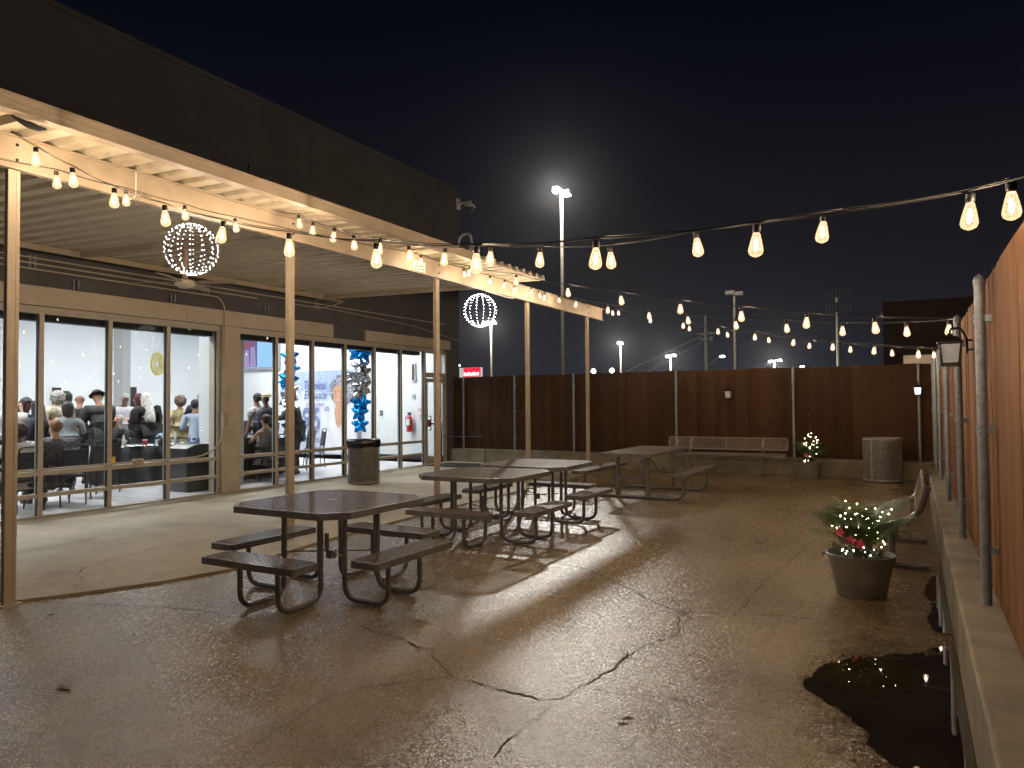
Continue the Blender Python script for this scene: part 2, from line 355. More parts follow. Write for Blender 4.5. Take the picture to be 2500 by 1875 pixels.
# cracks in the paving
CR = [[(-2.9, 3.79), (-2.81, 3.74), (-2.73, 3.74), (-2.66, 3.74), (-2.62, 3.65), (-2.54, 3.6), (-2.41, 3.5), (-2.3, 3.41), (-2.18, 3.42), (-2.01, 3.39), (-1.89, 3.38), (-1.8, 3.39), (-1.71, 3.38), (-1.63, 3.44), (-1.62, 3.54), (-1.61, 3.66), (-1.58, 3.72), (-1.58, 3.87), (-1.54, 3.98), (-1.55, 4.12), (-1.54, 4.22), (-1.53, 4.36), (-1.49, 4.5), (-1.45, 4.6), (-1.4, 4.71), (-1.42, 4.87), (-1.5, 5.12), (-1.47, 5.29)], [(-2.3, 3.41), (-2.37, 3.36), (-2.43, 3.25)], [(-1.65, 3.35), (-1.64, 3.18), (-1.65, 3.02), (-1.65, 2.87), (-1.63, 2.72)], [(-3.58, 4.84), (-3.61, 5.21), (-3.48, 5.46), (-3.41, 5.69), (-3.37, 5.97), (-3.35, 6.2), (-3.26, 6.34), (-3.03, 6.32), (-2.85, 6.28), (-2.75, 6.24), (-2.55, 6.1), (-2.28, 5.89), (-2.06, 5.7), (-1.86, 5.48), (-1.67, 5.35), (-1.53, 5.26), (-1.46, 5.29), (-1.33, 5.34), (-1.2, 5.34), (-1.14, 5.37), (-1.07, 5.41), (-0.86, 5.5), (-0.62, 5.53)], [(-1.14, 5.41), (-1.14, 5.68), (-1.14, 6.37), (-1.12, 6.75), (-1.08, 7.1), (-1.03, 7.76), (-1.01, 8.65)], [(-1.55, 3.65), (-1.4, 3.63), (-1.29, 3.69), (-1.15, 3.72), (-1.04, 3.71), (-0.91, 3.74), (-0.82, 3.75), (-0.68, 3.72), (-0.55, 3.74)], [(-6.04, 3.17), (-5.69, 3.33), (-5.4, 3.41), (-5.17, 3.53), (-4.79, 3.61), (-4.53, 3.65)], [(-2.58, 2.13), (-2.63, 2.28), (-2.68, 2.48), (-2.7, 2.65), (-2.74, 2.85), (-2.66, 3.05), (-2.51, 3.22), (-2.35, 3.4)], [(-3.51, 3.93), (-3.28, 3.86), (-3.06, 3.83), (-2.92, 3.8), (-2.77, 3.72), (-2.73, 3.63)], [(-7.28, 5.1), (-7.06, 4.76), (-7.0, 4.48), (-6.93, 4.21), (-6.92, 4.09), (-6.86, 3.97), (-6.71, 3.85), (-6.61, 3.76), (-6.45, 3.72), (-6.33, 3.65), (-6.18, 3.48)], [(-8.21, 4.03), (-8.22, 4.26), (-8.31, 4.62), (-8.3, 4.86), (-8.47, 5.3)], [(-3.2, 13.4), (-2.7, 12.9), (-2.1, 12.7), (-1.3, 13.0), (-.6, 12.8)]]
cb = MB()
for ci, L in enumerate(CR):
    P2 = []
    for (a, b) in zip(L, L[1:]):
        k = max(2, int(math.dist(a, b)/.03))
        for t in range(k):
            q = [a[i]+(b[i]-a[i])*t/k for i in (0, 1)]
            P2.append((q[0]+rnd.uniform(-.010, .010), q[1]+rnd.uniform(-.010, .010)))
    P2.append(L[-1]); zc = .030 if ci in (9, 10) else .003
    vs = []; fs = []; w0 = .0030 + .0022*(ci in (0, 3, 6))
    for i, p in enumerate(P2):
        a = P2[max(0, i-1)]; b = P2[min(len(P2)-1, i+1)]; dx, dy = b[0]-a[0], b[1]-a[1]; l = math.hypot(dx, dy) or 1
        ww = w0*(.55+1.3*abs(mnoise.noise(Vector((p[0]*3, p[1]*3, 1)))*1.6)) if 0 < i < len(P2)-1 else .0005
        z = zc+bend_ground(p[1])
        vs += [(p[0]-dy/l*ww, p[1]+dx/l*ww, z), (p[0]+dy/l*ww, p[1]-dx/l*ww, z)]
    fs = [(2*i, 2*i+1, 2*i+3, 2*i+2) for i in range(len(P2)-1)]
    cb.add(vs, fs)
crack_m = mat('crack_dirt', (.018, .014, .009), .9, 0, .4, 30)
cb.build('paving_cracks', crack_m, kind='structure')
# puddle
PU = [(0.15, 5.3), (-0.02, 5.04), (-0.13, 4.98), (-0.23, 4.87), (-0.33, 4.83), (-0.4, 4.72), (-0.48, 4.58), (-0.52, 4.46), (-0.54, 4.3), (-0.53, 4.18), (-0.49, 4.09), (-0.41, 4.04), (-0.34, 3.97), (-0.29, 3.88), (-0.23, 3.78), (-0.2, 3.73), (-0.21, 3.64), (-0.18, 3.57), (-0.12, 3.52), (-0.07, 3.47), (0.03, 3.3), (0.12, 3.1), (0.206, 2.9), (0.206, 3.92), (0.206, 4.41), (0.206, 5.3)]
def puddle(pl, nm, z=.0045):
    out = []
    for a, b in zip(pl, pl[1:]+pl[:1]):
        k = max(1, int(math.dist(a, b)/.02))
        for t in range(k):
            x = a[0]+(b[0]-a[0])*t/k; y = a[1]+(b[1]-a[1])*t/k
            if x < .2:
                nx_ = .026*mnoise.noise(Vector((x*14, y*14, 0)))+.014*mnoise.noise(Vector((x*60, y*60, 2))); ny_ = .026*mnoise.noise(Vector((x*14, y*14, 5)))+.014*mnoise.noise(Vector((x*60, y*60, 8))); x += nx_; y += ny_
            out.append((min(x, .207), y))
    out = [(min(x, .207), y) for x, y in out]
    b_ = MB(); b_.add([(x, y, z) for x, y in out], [tuple(range(len(out)))])
    for k in range(90 if nm == 'puddle' and len(pl) > 12 else 0):      # wet specks left in the hollows round the rim
        px_, py_ = rnd.choice([q for q in out if q[0] < .15]); a = rnd.uniform(0, 6.28); d_ = abs(rnd.gauss(0, .05))+.01; px_ += d_*math.cos(a); py_ += d_*math.sin(a)
        if px_ > .19: continue
        rr = rnd.uniform(.003, .010); b_.add([(px_+rr*rnd.uniform(.6, 1.4)*math.cos(j*.785), py_+rr*rnd.uniform(.6, 1.4)*math.sin(j*.785), z+.0006+k*.00001) for j in range(8)], [tuple(range(8))])
    return b_.build(nm, water_m, kind='structure')
water_m = mat('still_water', (.020, .014, .007), .01, 0, .3, 3, .01, 3, spec=1.0)
puddle(PU, 'puddle')
puddle([(.207, 5.55), (.10, 5.62), (.06, 5.9), (.11, 6.3), (.05, 6.7), (.09, 7.1), (.14, 7.35), (.207, 7.45)], 'puddle', .0046)
# fallen leaves
leaf_m = mat('brown_leaf', (.06, .03, .012), .6, 0, .4, 30)
leaf_lab = ['curled brown leaf lying on the asphalt at lower left', 'tiny dark leaf on the asphalt in front of the nearest table', 'small dry leaf beside the concrete patio edge', 'dark leaf scrap in the middle of the open asphalt', 'brown leaf near the first cream post']
for k, (x, y, s) in enumerate([(-4.11, 2.28, .07), (-3.06, 2.78, .03), (-4.61, 3.01, .035), (-1.25, 3.35, .05), (-5.6, 3.0, .05)]):
    b_ = MB(Matrix.Translation((x, y, .006)) @ Matrix.Rotation(k*1.3, 4, 'Z'))
    b_.add([(-s, 0, .004), (-s*.3, s*.35, .0), (s*.5, s*.3, .008), (s, 0, .012), (s*.5, -s*.25, .002), (-s*.3, -s*.32, .01), (0, 0, .004), (-s*.3, s*.35, .002), (s, 0, .014)], [(0, 6, 1), (1, 6, 2), (2, 6, 3), (3, 6, 4), (4, 6, 5), (5, 6, 0)])
    b_.build('leaf', leaf_m, label=leaf_lab[k], cat='leaf', group='dead leaves on the ground')

weed_m = mat('weed_green', (.05, .07, .015), .7, 0, .3, 20)
for k, (x, y, lb) in enumerate([(-1.54, 4.2, 'tiny weed tuft growing in the crack near the middle of the asphalt'), (-1.46, 4.6, 'low patch of weeds in the bend of the long crack'), (-1.42, 5.2, 'weed tuft where two cracks meet, left of the planter')]):
    q = MB()
    for j in range(16):
        a = rnd.uniform(0, 6.28); l = rnd.uniform(.015, .04); bx_, by_ = rnd.uniform(-.03, .03), rnd.uniform(-.02, .02); tx, ty_ = bx_+l*.7*math.cos(a), by_+l*.7*math.sin(a)
        q.add([(bx_-.0015, by_, 0), (bx_+.0015, by_, 0), (tx, ty_, l)], [(0, 1, 2)])
    o = q.build('weed', weed_m, label=lb, cat='weed', group='weeds in the paving cracks'); o.location = (x, y, .004)

# ------------------------------------------------------------------ kerb walls and fences
kb = MB()
kb.prism([(.21, -3), (.60, -3), (.60, 12.7), (.21, 12.7)], -.1, .395)
kb.box(.235, .60, 12.7, 15.62, -.1, .375)
bmk = None
o = kb.build('kerb_wall', concrete_k, label='low concrete kerb wall running under the side fence on the right', cat='kerb wall')
bv = o.modifiers.new('bevel', 'BEVEL'); bv.width = .018; bv.segments = 3
kb = MB().box(-10.5, .6, 15.5, 15.9, -.1, .392)
o = kb.build('kerb_wall', concrete_k, label='low concrete kerb wall under the dark back fence', cat='kerb wall')
bv = o.modifiers.new('bevel', 'BEVEL'); bv.width = .02; bv.segments = 2

def fence(label, a, b, axis, off, z0, zt, posts, pr, px_off, postz, wood):
    root = thing('wooden_fence', label, 'fence', (0, 0, 0))
    mb = MB(); p = a
    while p < b:
        wdt = rnd.uniform(.125, .148); g_ = rnd.choice([.001, .001, .002, .004]); q = min(b, p+wdt-g_); d = rnd.uniform(-.001, .0035); top = zt+rnd.uniform(-.011, .011)
        n0 = len(mb.v)
        if axis == 'y': mb.box(off-d, off+.02, p, q, z0, top)
        else: mb.box(p, q, off-d, off+.02, z0, top)
        t = rnd.uniform(.72, 1.15); mb.tone += [t]*8; p += wdt
    mb.build('fence_boards', wood, root)
    for z in (z0+.25, (z0+zt)/2, zt-.3):
        rb = MB()
        if axis == 'y': rb.box(off+.022, off+.06, a, b, z, z+.09)
        else: rb.box(a, b, off+.022, off+.06, z, z+.09)
        rb.tone = [.6]*len(rb.v); rb.build('fence_rail', wood, root)
    for i, t in enumerate(posts):
        c = (off-px_off, t) if axis == 'y' else (t, off-px_off)
        pm = MB().tube([(c[0], c[1], z0-.02), (c[0], c[1], postz)], pr, 14)
        pm.lathe([(pr*1.12, 0), (pr*1.12, .03), (pr*.8, .055), (0.0, .07)], (c[0], c[1], postz-.01), 14)
        po = pm.build('fence_post', steel, root, smooth=True)
        for z in (z0+.28, (z0+zt)/2+.02, zt-.28):
            cl = MB()
            cl.lathe([(pr*1.18, 0), (pr*1.18, .045)], (c[0], c[1], z), 14)
            if axis == 'y': cl.box(c[0], off-.004, c[1]-.022, c[1]+.022, z+.004, z+.041)
            else: cl.box(c[0]-.022, c[0]+.022, c[1], off-.004, z+.004, z+.041)
            cl.ball((c[0]-pr*1.25 if axis == 'y' else c[0]-.008, c[1] if axis == 'y' else c[1]-pr*1.25, z+.022), .008)
            cl.build('bracket', steel, po, smooth=True)
    return root
fence('tall reddish brown board fence with steel posts along the right side', -3, 15.7, 'y', .41, .40, 2.27, (-.2, 2.4, 4.86, 7.12, 9.62, 12.1, 14.1, 15.3), .026, .062, 2.21, wood)
fence('dark board fence with steel posts across the back of the patio', -10.5, .41, 'x', 15.70, .395, 2.245, (-10.16, -8.65, -7.04, -4.56, -2.12, .12), .026, .062, 2.20, wood_dark)

# ------------------------------------------------------------------ building
WX = -10.55
bld = thing('building', 'large grey building with a lit glass storefront beside the patio', 'building', (0, 0, 0))
# ground-level rise hides the back: outer masonry
wl = MB()
wl.box(-10.85, WX+.03, -8, 16.0, 2.95, 7.25)            # wall above the windows
wl.box(-10.85, WX+.03, 15.42, 16.0, -.1, 2.95)          # end pier
wl.box(-10.85, WX+.03, -8, .9, -.1, 2.95)
wl.box(-24, -10.85, 15.98, 16.2, -.1, 7.25)             # end wall
wl.box(-24, -10.85, -8.2, -8, -.1, 7.25)
wl.box(-24.2, -24, -8, 16.2, -.1, 7.25)
wl.build('outer_wall', wallp, bld)
MB().box(-24, -10.9, -8, 15.98, 7.0, 7.15).build('roof', wallp, bld)
pr_ = MB().box(-10.9, WX+.07, -8, 16.05, 7.22, 7.30); pr_.build('parapet_cap', wallp, bld)
fa = MB()
fa.box(WX+.03, WX+.07, -2, 7.74, 2.955, 3.22); fa.box(WX+.03, WX+.066, 7.748, 8.47, 2.955, 3.22); fa.box(WX+.03, WX+.062, 8.478, 11.2, 2.955, 3.22)
fa.box(WX+.03, WX+.085, 12.2, 15.5, 2.955, 3.19)
fa.build('fascia_panel', wallt, bld)
pi = MB().box(-10.84, WX+.06, 8.452, 8.822, -.02, 2.95); pi.build('pier', wallt, bld)
# interior shell
it = MB()
it.box(-23.9, -10.86, 15.85, 15.95, 0, 4.5); it.box(-20.2, -20.0, -7.9, 15.85, 0, 4.5); it.box(-20, -10.86, -7.9, -7.7, 0, 4.5)
it.box(-11.9, -11.3, 9.05, 9.6, .05, 4.5)
it.build('interior_wall', white_w, bld)
MB().box(-16.55, -16.2, 10.25, 10.45, .05, 4.5).build('interior_column', grey_w, bld)
MB().box(-20, -10.62, -7.7, 15.85, -.05, .05).build('interior_floor', tile, bld)
MB().box(-20, -10.86, -7.7, 15.85, 4.5, 4.6).build('interior_ceiling', white_w, bld)
MB().box(-20, -10.9, 15.825, 15.846, .052, .16).build('baseboard', black_pl, bld)
# storefront
cents = [-1.3, -.3, .7, 1.68, 2.64, 3.6, 4.55, 5.51, 6.49, 7.46, 8.424]; cents2 = [8.85, 9.74, 10.69, 11.64, 12.60, 13.55, 14.50]
def storefront(name, cs, doorend=False):
    fr = MB(); hw = .03
    for c in cs: fr.box(WX-.10, WX, c-hw, c+hw, .045, 2.85)
    a, b = cs[0]-hw, cs[-1]+hw
    fr.box(WX-.10, WX+.004, a, b, -.02, .046); fr.box(WX-.10, WX+.003, a, b, 2.85, 2.952)
    for c0, c1 in zip(cs, cs[1:]):
        for z0, z1 in ((.297, .352), (.60, .662)): fr.box(WX-.08, WX-.002, c0+hw, c1-hw, z0, z1)
    root = fr.build(name, alu, bld)
    gk = MB()
    for c0, c1 in zip(cs, cs[1:]):
        for y0, y1 in ((c0+hw, c0+hw+.012), (c1-hw-.012, c1-hw)): gk.box(WX-.062, WX-.03, y0, y1, .046, 2.85)
    gk.build('gasket', alu_d, root)
    for c0, c1 in zip(cs, cs[1:]):
        g_ = MB()
        for z0, z1 in ((.046, .297), (.352, .60), (.662, 2.85)):
            g_.add([(WX-.045, c0+hw, z0), (WX-.045, c1-hw, z0), (WX-.045, c1-hw, z1), (WX-.045, c0+hw, z1)], [(0, 1, 2, 3)])
        g_.build('glass_pane', glass_w, root)
    vb = MB(); vb.box(WX-.34, WX-.14, a+.05, b-.05, 2.77, 2.97)
    for k in range(4): vb.box(WX-.139, WX-.132, a+.05, b-.05, 2.78+k*.04, 2.79+k*.04)
    vb.build('shade_box', black_cloth, root)
    return root
sf1 = storefront('storefront_window', cents); sf2 = storefront('storefront_window', cents2)
tr_ = MB()
for k in range(5): tr_.box(WX+.0045, WX+.030-.004*k, -1.3, 8.45, 2.858+.018*k, 2.868+.018*k)
tr_.build('head_trim', alu, sf1)
# door
df = MB(); y0, y1 = 14.56, 15.42
df.box(WX-.1, WX+.002, 15.37, y1, .0, 2.9); df.box(WX-.1, WX, y0, 15.37, 2.83, 2.95); df.box(WX-.1, WX-.01, y0, 15.37, 2.22, 2.34)
df.build('door_frame', alu, bld)
dd = MB(); dd.box(WX-.07, WX-.02, 14.56, 14.63, .05, 2.2); dd.box(WX-.07, WX-.02, 15.29, 15.36, .05, 2.2); dd.box(WX-.07, WX-.02, 14.63, 15.29, 2.1, 2.2); dd.box(WX-.07, WX-.02, 14.63, 15.29, .05, .22)
door = dd.build('door', alu, bld)
MB().add([(WX-.045, 14.63, .22), (WX-.045, 15.29, .22), (WX-.045, 15.29, 2.1), (WX-.045, 14.63, 2.1)], [(0, 1, 2, 3)]).build('glass_pane', glass_w, door)
MB().add([(WX-.045, 14.56, 2.34), (WX-.045, 15.37, 2.34), (WX-.045, 15.37, 2.83), (WX-.045, 14.56, 2.83)], [(0, 1, 2, 3)]).build('glass_pane', glass_w, door)
red_m = mat('red_paint', (.45, .02, .02), .35)
MB().box(WX-.12, WX-.075, 14.64, 14.82, .98, 1.16).box(WX-.11, WX-.08, 14.6, 15.3, 1.03, 1.07).build('push_bar', red_m, door)
MB().tube(fillet([(WX-.02, 14.68, .9), (WX+.04, 14.68, .9), (WX+.04, 14.68, 1.25), (WX-.02, 14.68, 1.25)], .03), .012, 8).build('handle', black_metal, door, smooth=True)
# pipes and brackets on the wall
cp = MB()
cp.tube([(WX+.07, -2, 3.60), (WX+.07, 15.3, 3.60)], .011, 8); cp.tube([(WX+.07, -2, 3.53), (WX+.07, 9.2, 3.52)], .011, 8)
cp.tube(fillet([(WX+.07, -2, 3.46), (WX+.07, 8.36, 3.44), (WX+.09, 8.47, 3.30), (WX+.09, 8.47, 1.42)], .12), .011, 8)
cp.tube(fillet([(WX+.07, 10.6, 3.55), (WX+.07, 12.2, 3.50), (WX+.07, 14.0, 3.44), (WX+.07, 15.9, 3.22)], .3), .008, 6)
cp.tube(fillet([(WX+.07, 10.0, 3.52), (WX+.07, 10.9, 3.52), (-10.2, 11.2, 3.68)], .2), .01, 6)
cp.build('wall_conduit', wallt, bld, smooth=True)
cp = MB(); cp.tube(fillet([(WX+.05, -1, .69), (WX+.05, 8.05, .69), (WX+.07, 8.40, .86), (WX+.09, 8.47, 1.25)], .22, 8), .015, 8)
cp.box(WX+.02, WX+.085, 6.83, 6.98, .645, .735); cp.box(WX+.065, WX+.13, 8.42, 8.52, 1.2, 1.42)
cp.build('outlet_conduit', cream, bld, smooth=True)
for y, z in ((5.35, 3.54), (8.13, 3.54), (10.73, 3.56)): MB().box(WX+.03, WX+.045, y-.05, y+.05, z-.02, z+.03).box(WX+.045, WX+.06, y-.05, y-.02, z-.09, z+.10).box(WX+.045, WX+.06, y+.02, y+.05, z-.09, z+.10).build('wall_bracket', steel, bld)
for y, z in ((3.3, 3.3), (5.93, 3.31), (7.48, 3.31), (9.42, 3.33), (11.45, 3.33), (13.14, 3.33)): MB().box(WX+.03, WX+.04, y-.04, y+.03, z-.02, z+.03).box(WX+.04, WX+.07, y-.04, y-.015, z-.07, z+.07).box(WX+.04, WX+.10, y+.005, y+.03, z-.07, z+.06).build('wall_bracket', steel, bld)
MB().box(WX+.03, WX+.06, 9.02, 9.54, 5.66, 5.98).build('wall_vent', wallp, bld)
MB().tube([(-14, 18.05-2.3, 7.1), (-14, 15.75, 8.55)], .05, 8).tube([(-14, 15.75, 8.55), (-14.18, 15.60, 8.56)], .05, 8).build('roof_pipe', wallp, bld, smooth=True)
st_m = mat('yellow_sticker', (.75, .55, .01), .5)
MB().box(WX-.044, WX-.040, 6.53, 6.60, .70, .79).build('sticker', st_m, sf1)

# ------------------------------------------------------------------ canopy
can = thing('patio_canopy', 'cream metal patio canopy with corrugated roof beside the building', 'canopy', (0, 0, 0))
BX = -6.2
bm_ = MB()   # C-shaped fascia beam
bm_.box(BX-.02, BX+.012, -2, 15.4, 3.45, 3.70); bm_.box(BX-.02, BX+.045, -2, 15.402, 3.695, 3.709); bm_.box(BX-.02, BX+.045, -2, 15.402, 3.438, 3.452)
bm_.build('beam', cream, can)
sp_ = MB(); 
for k, (yy, zz) in enumerate([(8.29, 3.58), (8.36, 3.585), (8.43, 3.59), (8.29, 3.54), (8.43, 3.55), (8.36, 3.545), (8.27, 3.50), (8.34, 3.50), (8.41, 3.505), (8.47, 3.51)]): sp_.ball((BX+.02, yy, zz), .010, 6, 4)
MB().box(BX+.0125, BX+.016, 8.22, 8.52, 3.47, 3.62).build('splice_plate', whitep, can)
sp_.build('bolt', hole, can)
bo = MB()
for y in (3.03, 5.95, 8.86, 11.78, 14.6):
    for z in (3.52, 3.64): bo.ball((BX+.016, y+.0, z), .013, 8, 4)
bo.build('bolt', hole, can, smooth=True)
for y in (3.03, 5.95, 8.86, 11.78, 14.6):
    zz = bend_ground(y)
    p_ = MB(); p_.box(BX-.055, BX-.0, y-.055, y+.005, zz, 3.44); p_.box(BX-.04, BX+.0, y+.0052, y+.035, zz, 3.44); p_.box(BX-.09, BX+.045, y-.09, y+.07, zz-.01, zz+.018 if y > 4 else zz+.012)
    po = p_.build('post', cream, can); bv = po.modifiers.new('bevel', 'BEVEL'); bv.width = .004; bv.segments = 2
# corrugated roof, ribs running across; last bays slightly skewed
def roofpanel(ya, yb, nrib, x0, x1, sk0, sk1):
    prof = []; p = (yb-ya)/nrib
    for i in range(nrib):
        b_ = ya+i*p
        prof += [(b_, 3.712), (b_+p*.18, 3.714), (b_+p*.5, 3.712), (b_+p*.60, 3.775), (b_+p*.72, 3.792), (b_+p*.80, 3.792), (b_+p*.90, 3.775)]
    prof.append((yb, 3.712)); mb = MB(); vs = []
    T = yb-ya
    for dz in (0, .003):
        for x in (x0, x1):
            for y, z in prof:
                t = (y-ya)/T; k = sk0+(sk1-sk0)*t
                vs.append((x, y+k*(x-x0)/(x1-x0), z+dz))
    N = len(prof); fs = []
    for i in range(N-1): fs.append((i, i+1, N+i+1, N+i))
    for i in range(N-1): fs.append((2*N+i, 3*N+i, 3*N+i+1, 2*N+i+1))
    for i in range(N-1): fs += [(i, 2*N+i, 2*N+i+1, i+1), (N+i, N+i+1, 3*N+i+1, 3*N+i)]
    mb.add(vs, fs); return mb
roofpanel(-2, 10.55, 54, -10.42, -5.60, .35, .72).build('roof_panel', cream_in, can)
ed = MB(); ed.bar((-10.3, 10.52, 3.672), (BX-.03, 11.12, 3.672), .05, .075); ed.build('edge_beam', cream, can)
ib = MB(); ib.box(-10.14, -10.09, -2, 10.5, 3.636, 3.711); ib.box(-10.16, -10.05, 10.5, 11.0, 3.64, 3.66)
ib.build('wall_beam', cream, can)
for y in (.0, 5.8): MB().bar((-10.09, y, 3.672), (BX-.03, y+.42, 3.672), .07, .075).build('cross_beam', cream, can)
gu = MB()
gu.box(-5.508, -5.500, -2, 8.8, 3.643, 3.764); gu.box(-5.592, -5.508, -2, 8.8, 3.643, 3.650); gu.box(-5.600, -5.592, -2, 8.8, 3.643, 3.78)
gu.box(-5.592, -5.508, 8.792, 8.80, 3.650, 3.76); gu.box(-5.500, -5.486, -2, 8.8, 3.742, 3.764); gu.box(-5.500, -5.494, -2, 8.8, 3.643, 3.658); gu.box(-5.500, -5.496, -2, 8.8, 3.695, 3.700)
for y in (2.9, 5.4, 7.9): gu.box(-5.5, -5.4975, y, y+.04, 3.66, 3.74)
gu.v = [(x, y, z+(4-y)*.004) for x, y, z in gu.v]
gu.build('gutter', cream, can)
# torn dark rag caught under the gutter
rg = MB(); pts = [(-5.60, 2.70, 3.645), (-5.595, 2.76, 3.622), (-5.59, 2.82, 3.610), (-5.585, 2.88, 3.605), (-5.58, 2.93, 3.615)]
rg.tube(pts, [.006, .018, .028, .022, .008], 8); rg.build('torn_rag', black_cloth, smooth=True, label='small torn black rag hanging under the canopy gutter at far left', cat='rag')
# white cable loop over the beam
cl = MB(); cl.tube(fillet([(BX+.03, 4.02, 3.71), (BX+.03, 4.02, 3.47), (BX+.03, 3.97, 3.43), (BX+.0, 3.92, 3.43)], .05), .006, 6)
cl.build('cable_loop', whitep, can, smooth=True); cl = MB(); cl.tube(fillet([(BX+.03, 10.2, 3.43), (BX+.035, 10.9, 3.41), (BX+.035, 11.15, 3.42), (BX+.035, 11.15, 3.52), (BX+.03, 11.05, 3.66)], .08), .008, 6)
cl.build('cable_loop', whitep, can, smooth=True)
for yy, zz in ((10.3, 3.5), (11.3, 3.5), (11.6, 3.5)):
    pass
# ceiling fan
fan = thing('ceiling_fan', 'cream outdoor ceiling fan hanging under the canopy roof', 'ceiling fan', (-8.55, 6.28, 3.19))
MB().tube([(0, 0, .05), (0, 0, .50)], [.035, .045], 12).build('downrod', cream, fan, smooth=True)
MB().lathe([(0, -.05), (.07, -.045), (.11, -.02), (.13, .0), (.13, .045), (.11, .06), (.05, .075), (0, .08)], n=28).build('motor_housing', lampwhite, fan, smooth=True)
for k in range(4):
    a = k*math.pi/2+.5; d = Vector((math.cos(a), math.sin(a), 0)); n_v = Vector((-d.y*.16, d.x*.16, 1))
    MB().bar(d*.11+Vector((0, 0, .03)), d*.22+Vector((0, 0, .03)), .04, .008, n_v).bar(d*.2+Vector((0, 0, .032)), d*.68+Vector((0, 0, .032)), .115, .006, n_v).build('blade', cream, fan)

# ------------------------------------------------------------------ string lights
def bulb_meshes():
    g_ = MB().lathe([(.014, .052), (.017, .044), (.024, .018), (.0305, -.012), (.033, -.03), (.028, -.045), (.014, -.054), (0, -.058)], n=16).mesh('bulb_glass', shell_m, 'all')
    s_ = MB().lathe([(.0, .088), (.016, .088), (.018, .082), (.018, .060), (.0145, .05), (.0, .05)], n=12).mesh('socket', rubber, True)
    f_ = MB().lathe([(0, .030), (.006, .020), (.009, 0), (.008, -.022), (0, -.032)], n=6).mesh('filament', fil_m, False)
    f2 = f_.copy(); f2.materials.clear(); f2.materials.append(fil_small)
    return g_, s_, f_, f2
GLASS, SOCK, FIL, FIL2 = bulb_meshes()
def string(label, pts, ends, mid=()):
    if label.startswith(('lower', 'farthest')):      # these two hang a little nearer than their beam end, toward the side fence
        kk = [1-(.088 if label[0] == 'l' else .07)*i/(len(pts)-1) for i in range(len(pts))]; pts = [(x*k, y*k, CH+(z-CH)*k) for (x, y, z), k in zip(pts, kk)]
    if 'front of the cream beam' in label: pts = [(x*.984, y*.984, CH+(z-CH)*.984) for x, y, z in pts]
    top = [Vector((p[0], p[1], p[2]+.10)) for p in pts]
    allp = [Vector(ends[0])]*(ends[0] is not None)+top+([Vector(ends[1])] if ends[1] is not None else [])
    fine = []
    for i in range(len(allp)-1):
        a, b = allp[i], allp[i+1]; L = (b-a).length; n = max(2, int(L/.12))
        for k in range(n):
            t = k/n; fine.append(a.lerp(b, t)+Vector((0, 0, -.018*4*t*(1-t)*min(1, L))))
    fine.append(allp[-1])
    root = thing('string_lights', label, 'string lights', tuple(allp[0]), 0, 'light strings with bulbs over the patio')
    off = allp[0]
    c = MB(); c.tube([p-off for p in fine], .0033, 6)
    tw = [p-off+Vector((.006*math.cos(i*1.1), .006*math.sin(i*1.1), .007+.004*math.sin(i*.7))) for i, p in enumerate(fine)]
    c.tube(tw, .0022, 5)
    c.build('cord', rubber, root, smooth=True)
    for i, p in enumerate(pts):
        g_ = bpy.data.objects.new('bulb', GLASS); COL.objects.link(g_); g_.parent = root; g_.location = Vector(p)-off
        g_.rotation_euler = (rnd.uniform(-.13, .13), rnd.uniform(-.13, .13), rnd.uniform(0, 6))
        for me, nm in ((SOCK, 'socket'), (FIL2 if 'front of the cream beam' in label else FIL, 'filament')):
            s_ = bpy.data.objects.new(nm, me); COL.objects.link(s_); s_.parent = g_
    return root
string('nearest string of lit bulbs from the first post to the side fence', [(-5.803, 2.972, 3.444), (-5.355, 3.003, 3.22), (-4.903, 3.034, 3.01), (-4.385, 3.07, 2.821), (-3.867, 3.106, 2.653), (-3.304, 3.145, 2.512), (-2.66, 3.19, 2.386), (-2.015, 3.234, 2.299), (-1.35, 3.28, 2.263), (-0.597, 3.332, 2.255), (0.217, 3.389, 2.287)], ((-6.12, 2.95, 3.71), (.40, 3.41, 2.42)))
string('string of small bulbs fixed along the front of the cream beam', [(-6.1, 3.289, 3.4), (-6.1, 3.884, 3.397), (-6.1, 4.48, 3.4), (-6.1, 5.076, 3.407), (-6.1, 8.297, 3.595), (-6.1, 9.438, 3.585), (-6.1, 10.215, 3.586), (-6.1, 10.696, 3.592), (-6.1, 11.09, 3.56), (-6.1, 11.702, 3.60), (-6.1, 12.052, 3.589), (-6.1, 12.9, 3.60)], ((-6.12, 2.5, 3.46), (-6.12, 14.3, 3.69)))
string('second string of lit bulbs from the second post to the side fence', [(-5.7, 5.57, 3.5), (-5.43, 5.49, 3.37), (-5.02, 5.36, 3.23), (-4.65, 5.25, 3.09), (-4.24, 5.13, 2.98), (-3.79, 4.99, 2.84), (-3.33, 4.85, 2.74), (-2.79, 4.68, 2.66), (-2.29, 4.53, 2.57), (-1.68, 4.34, 2.47), (-1.07, 4.15, 2.45), (-0.38, 3.94, 2.41), (0.345, 3.28, 2.285)], ((-6.12, 5.7, 3.71), None))
string('string of lit bulbs from the middle of the beam to the fence lantern', [(-5.438, 8.532, 3.403), (-4.56, 8.315, 3.17), (-3.708, 8.104, 2.925), (-2.94, 7.915, 2.745), (-2.192, 7.73, 2.57), (-1.512, 7.562, 2.427), (-0.872, 7.404, 2.305), (-0.275, 7.257, 2.209)], ((-6.12, 8.7, 3.71), (.35, 7.12, 2.25)))
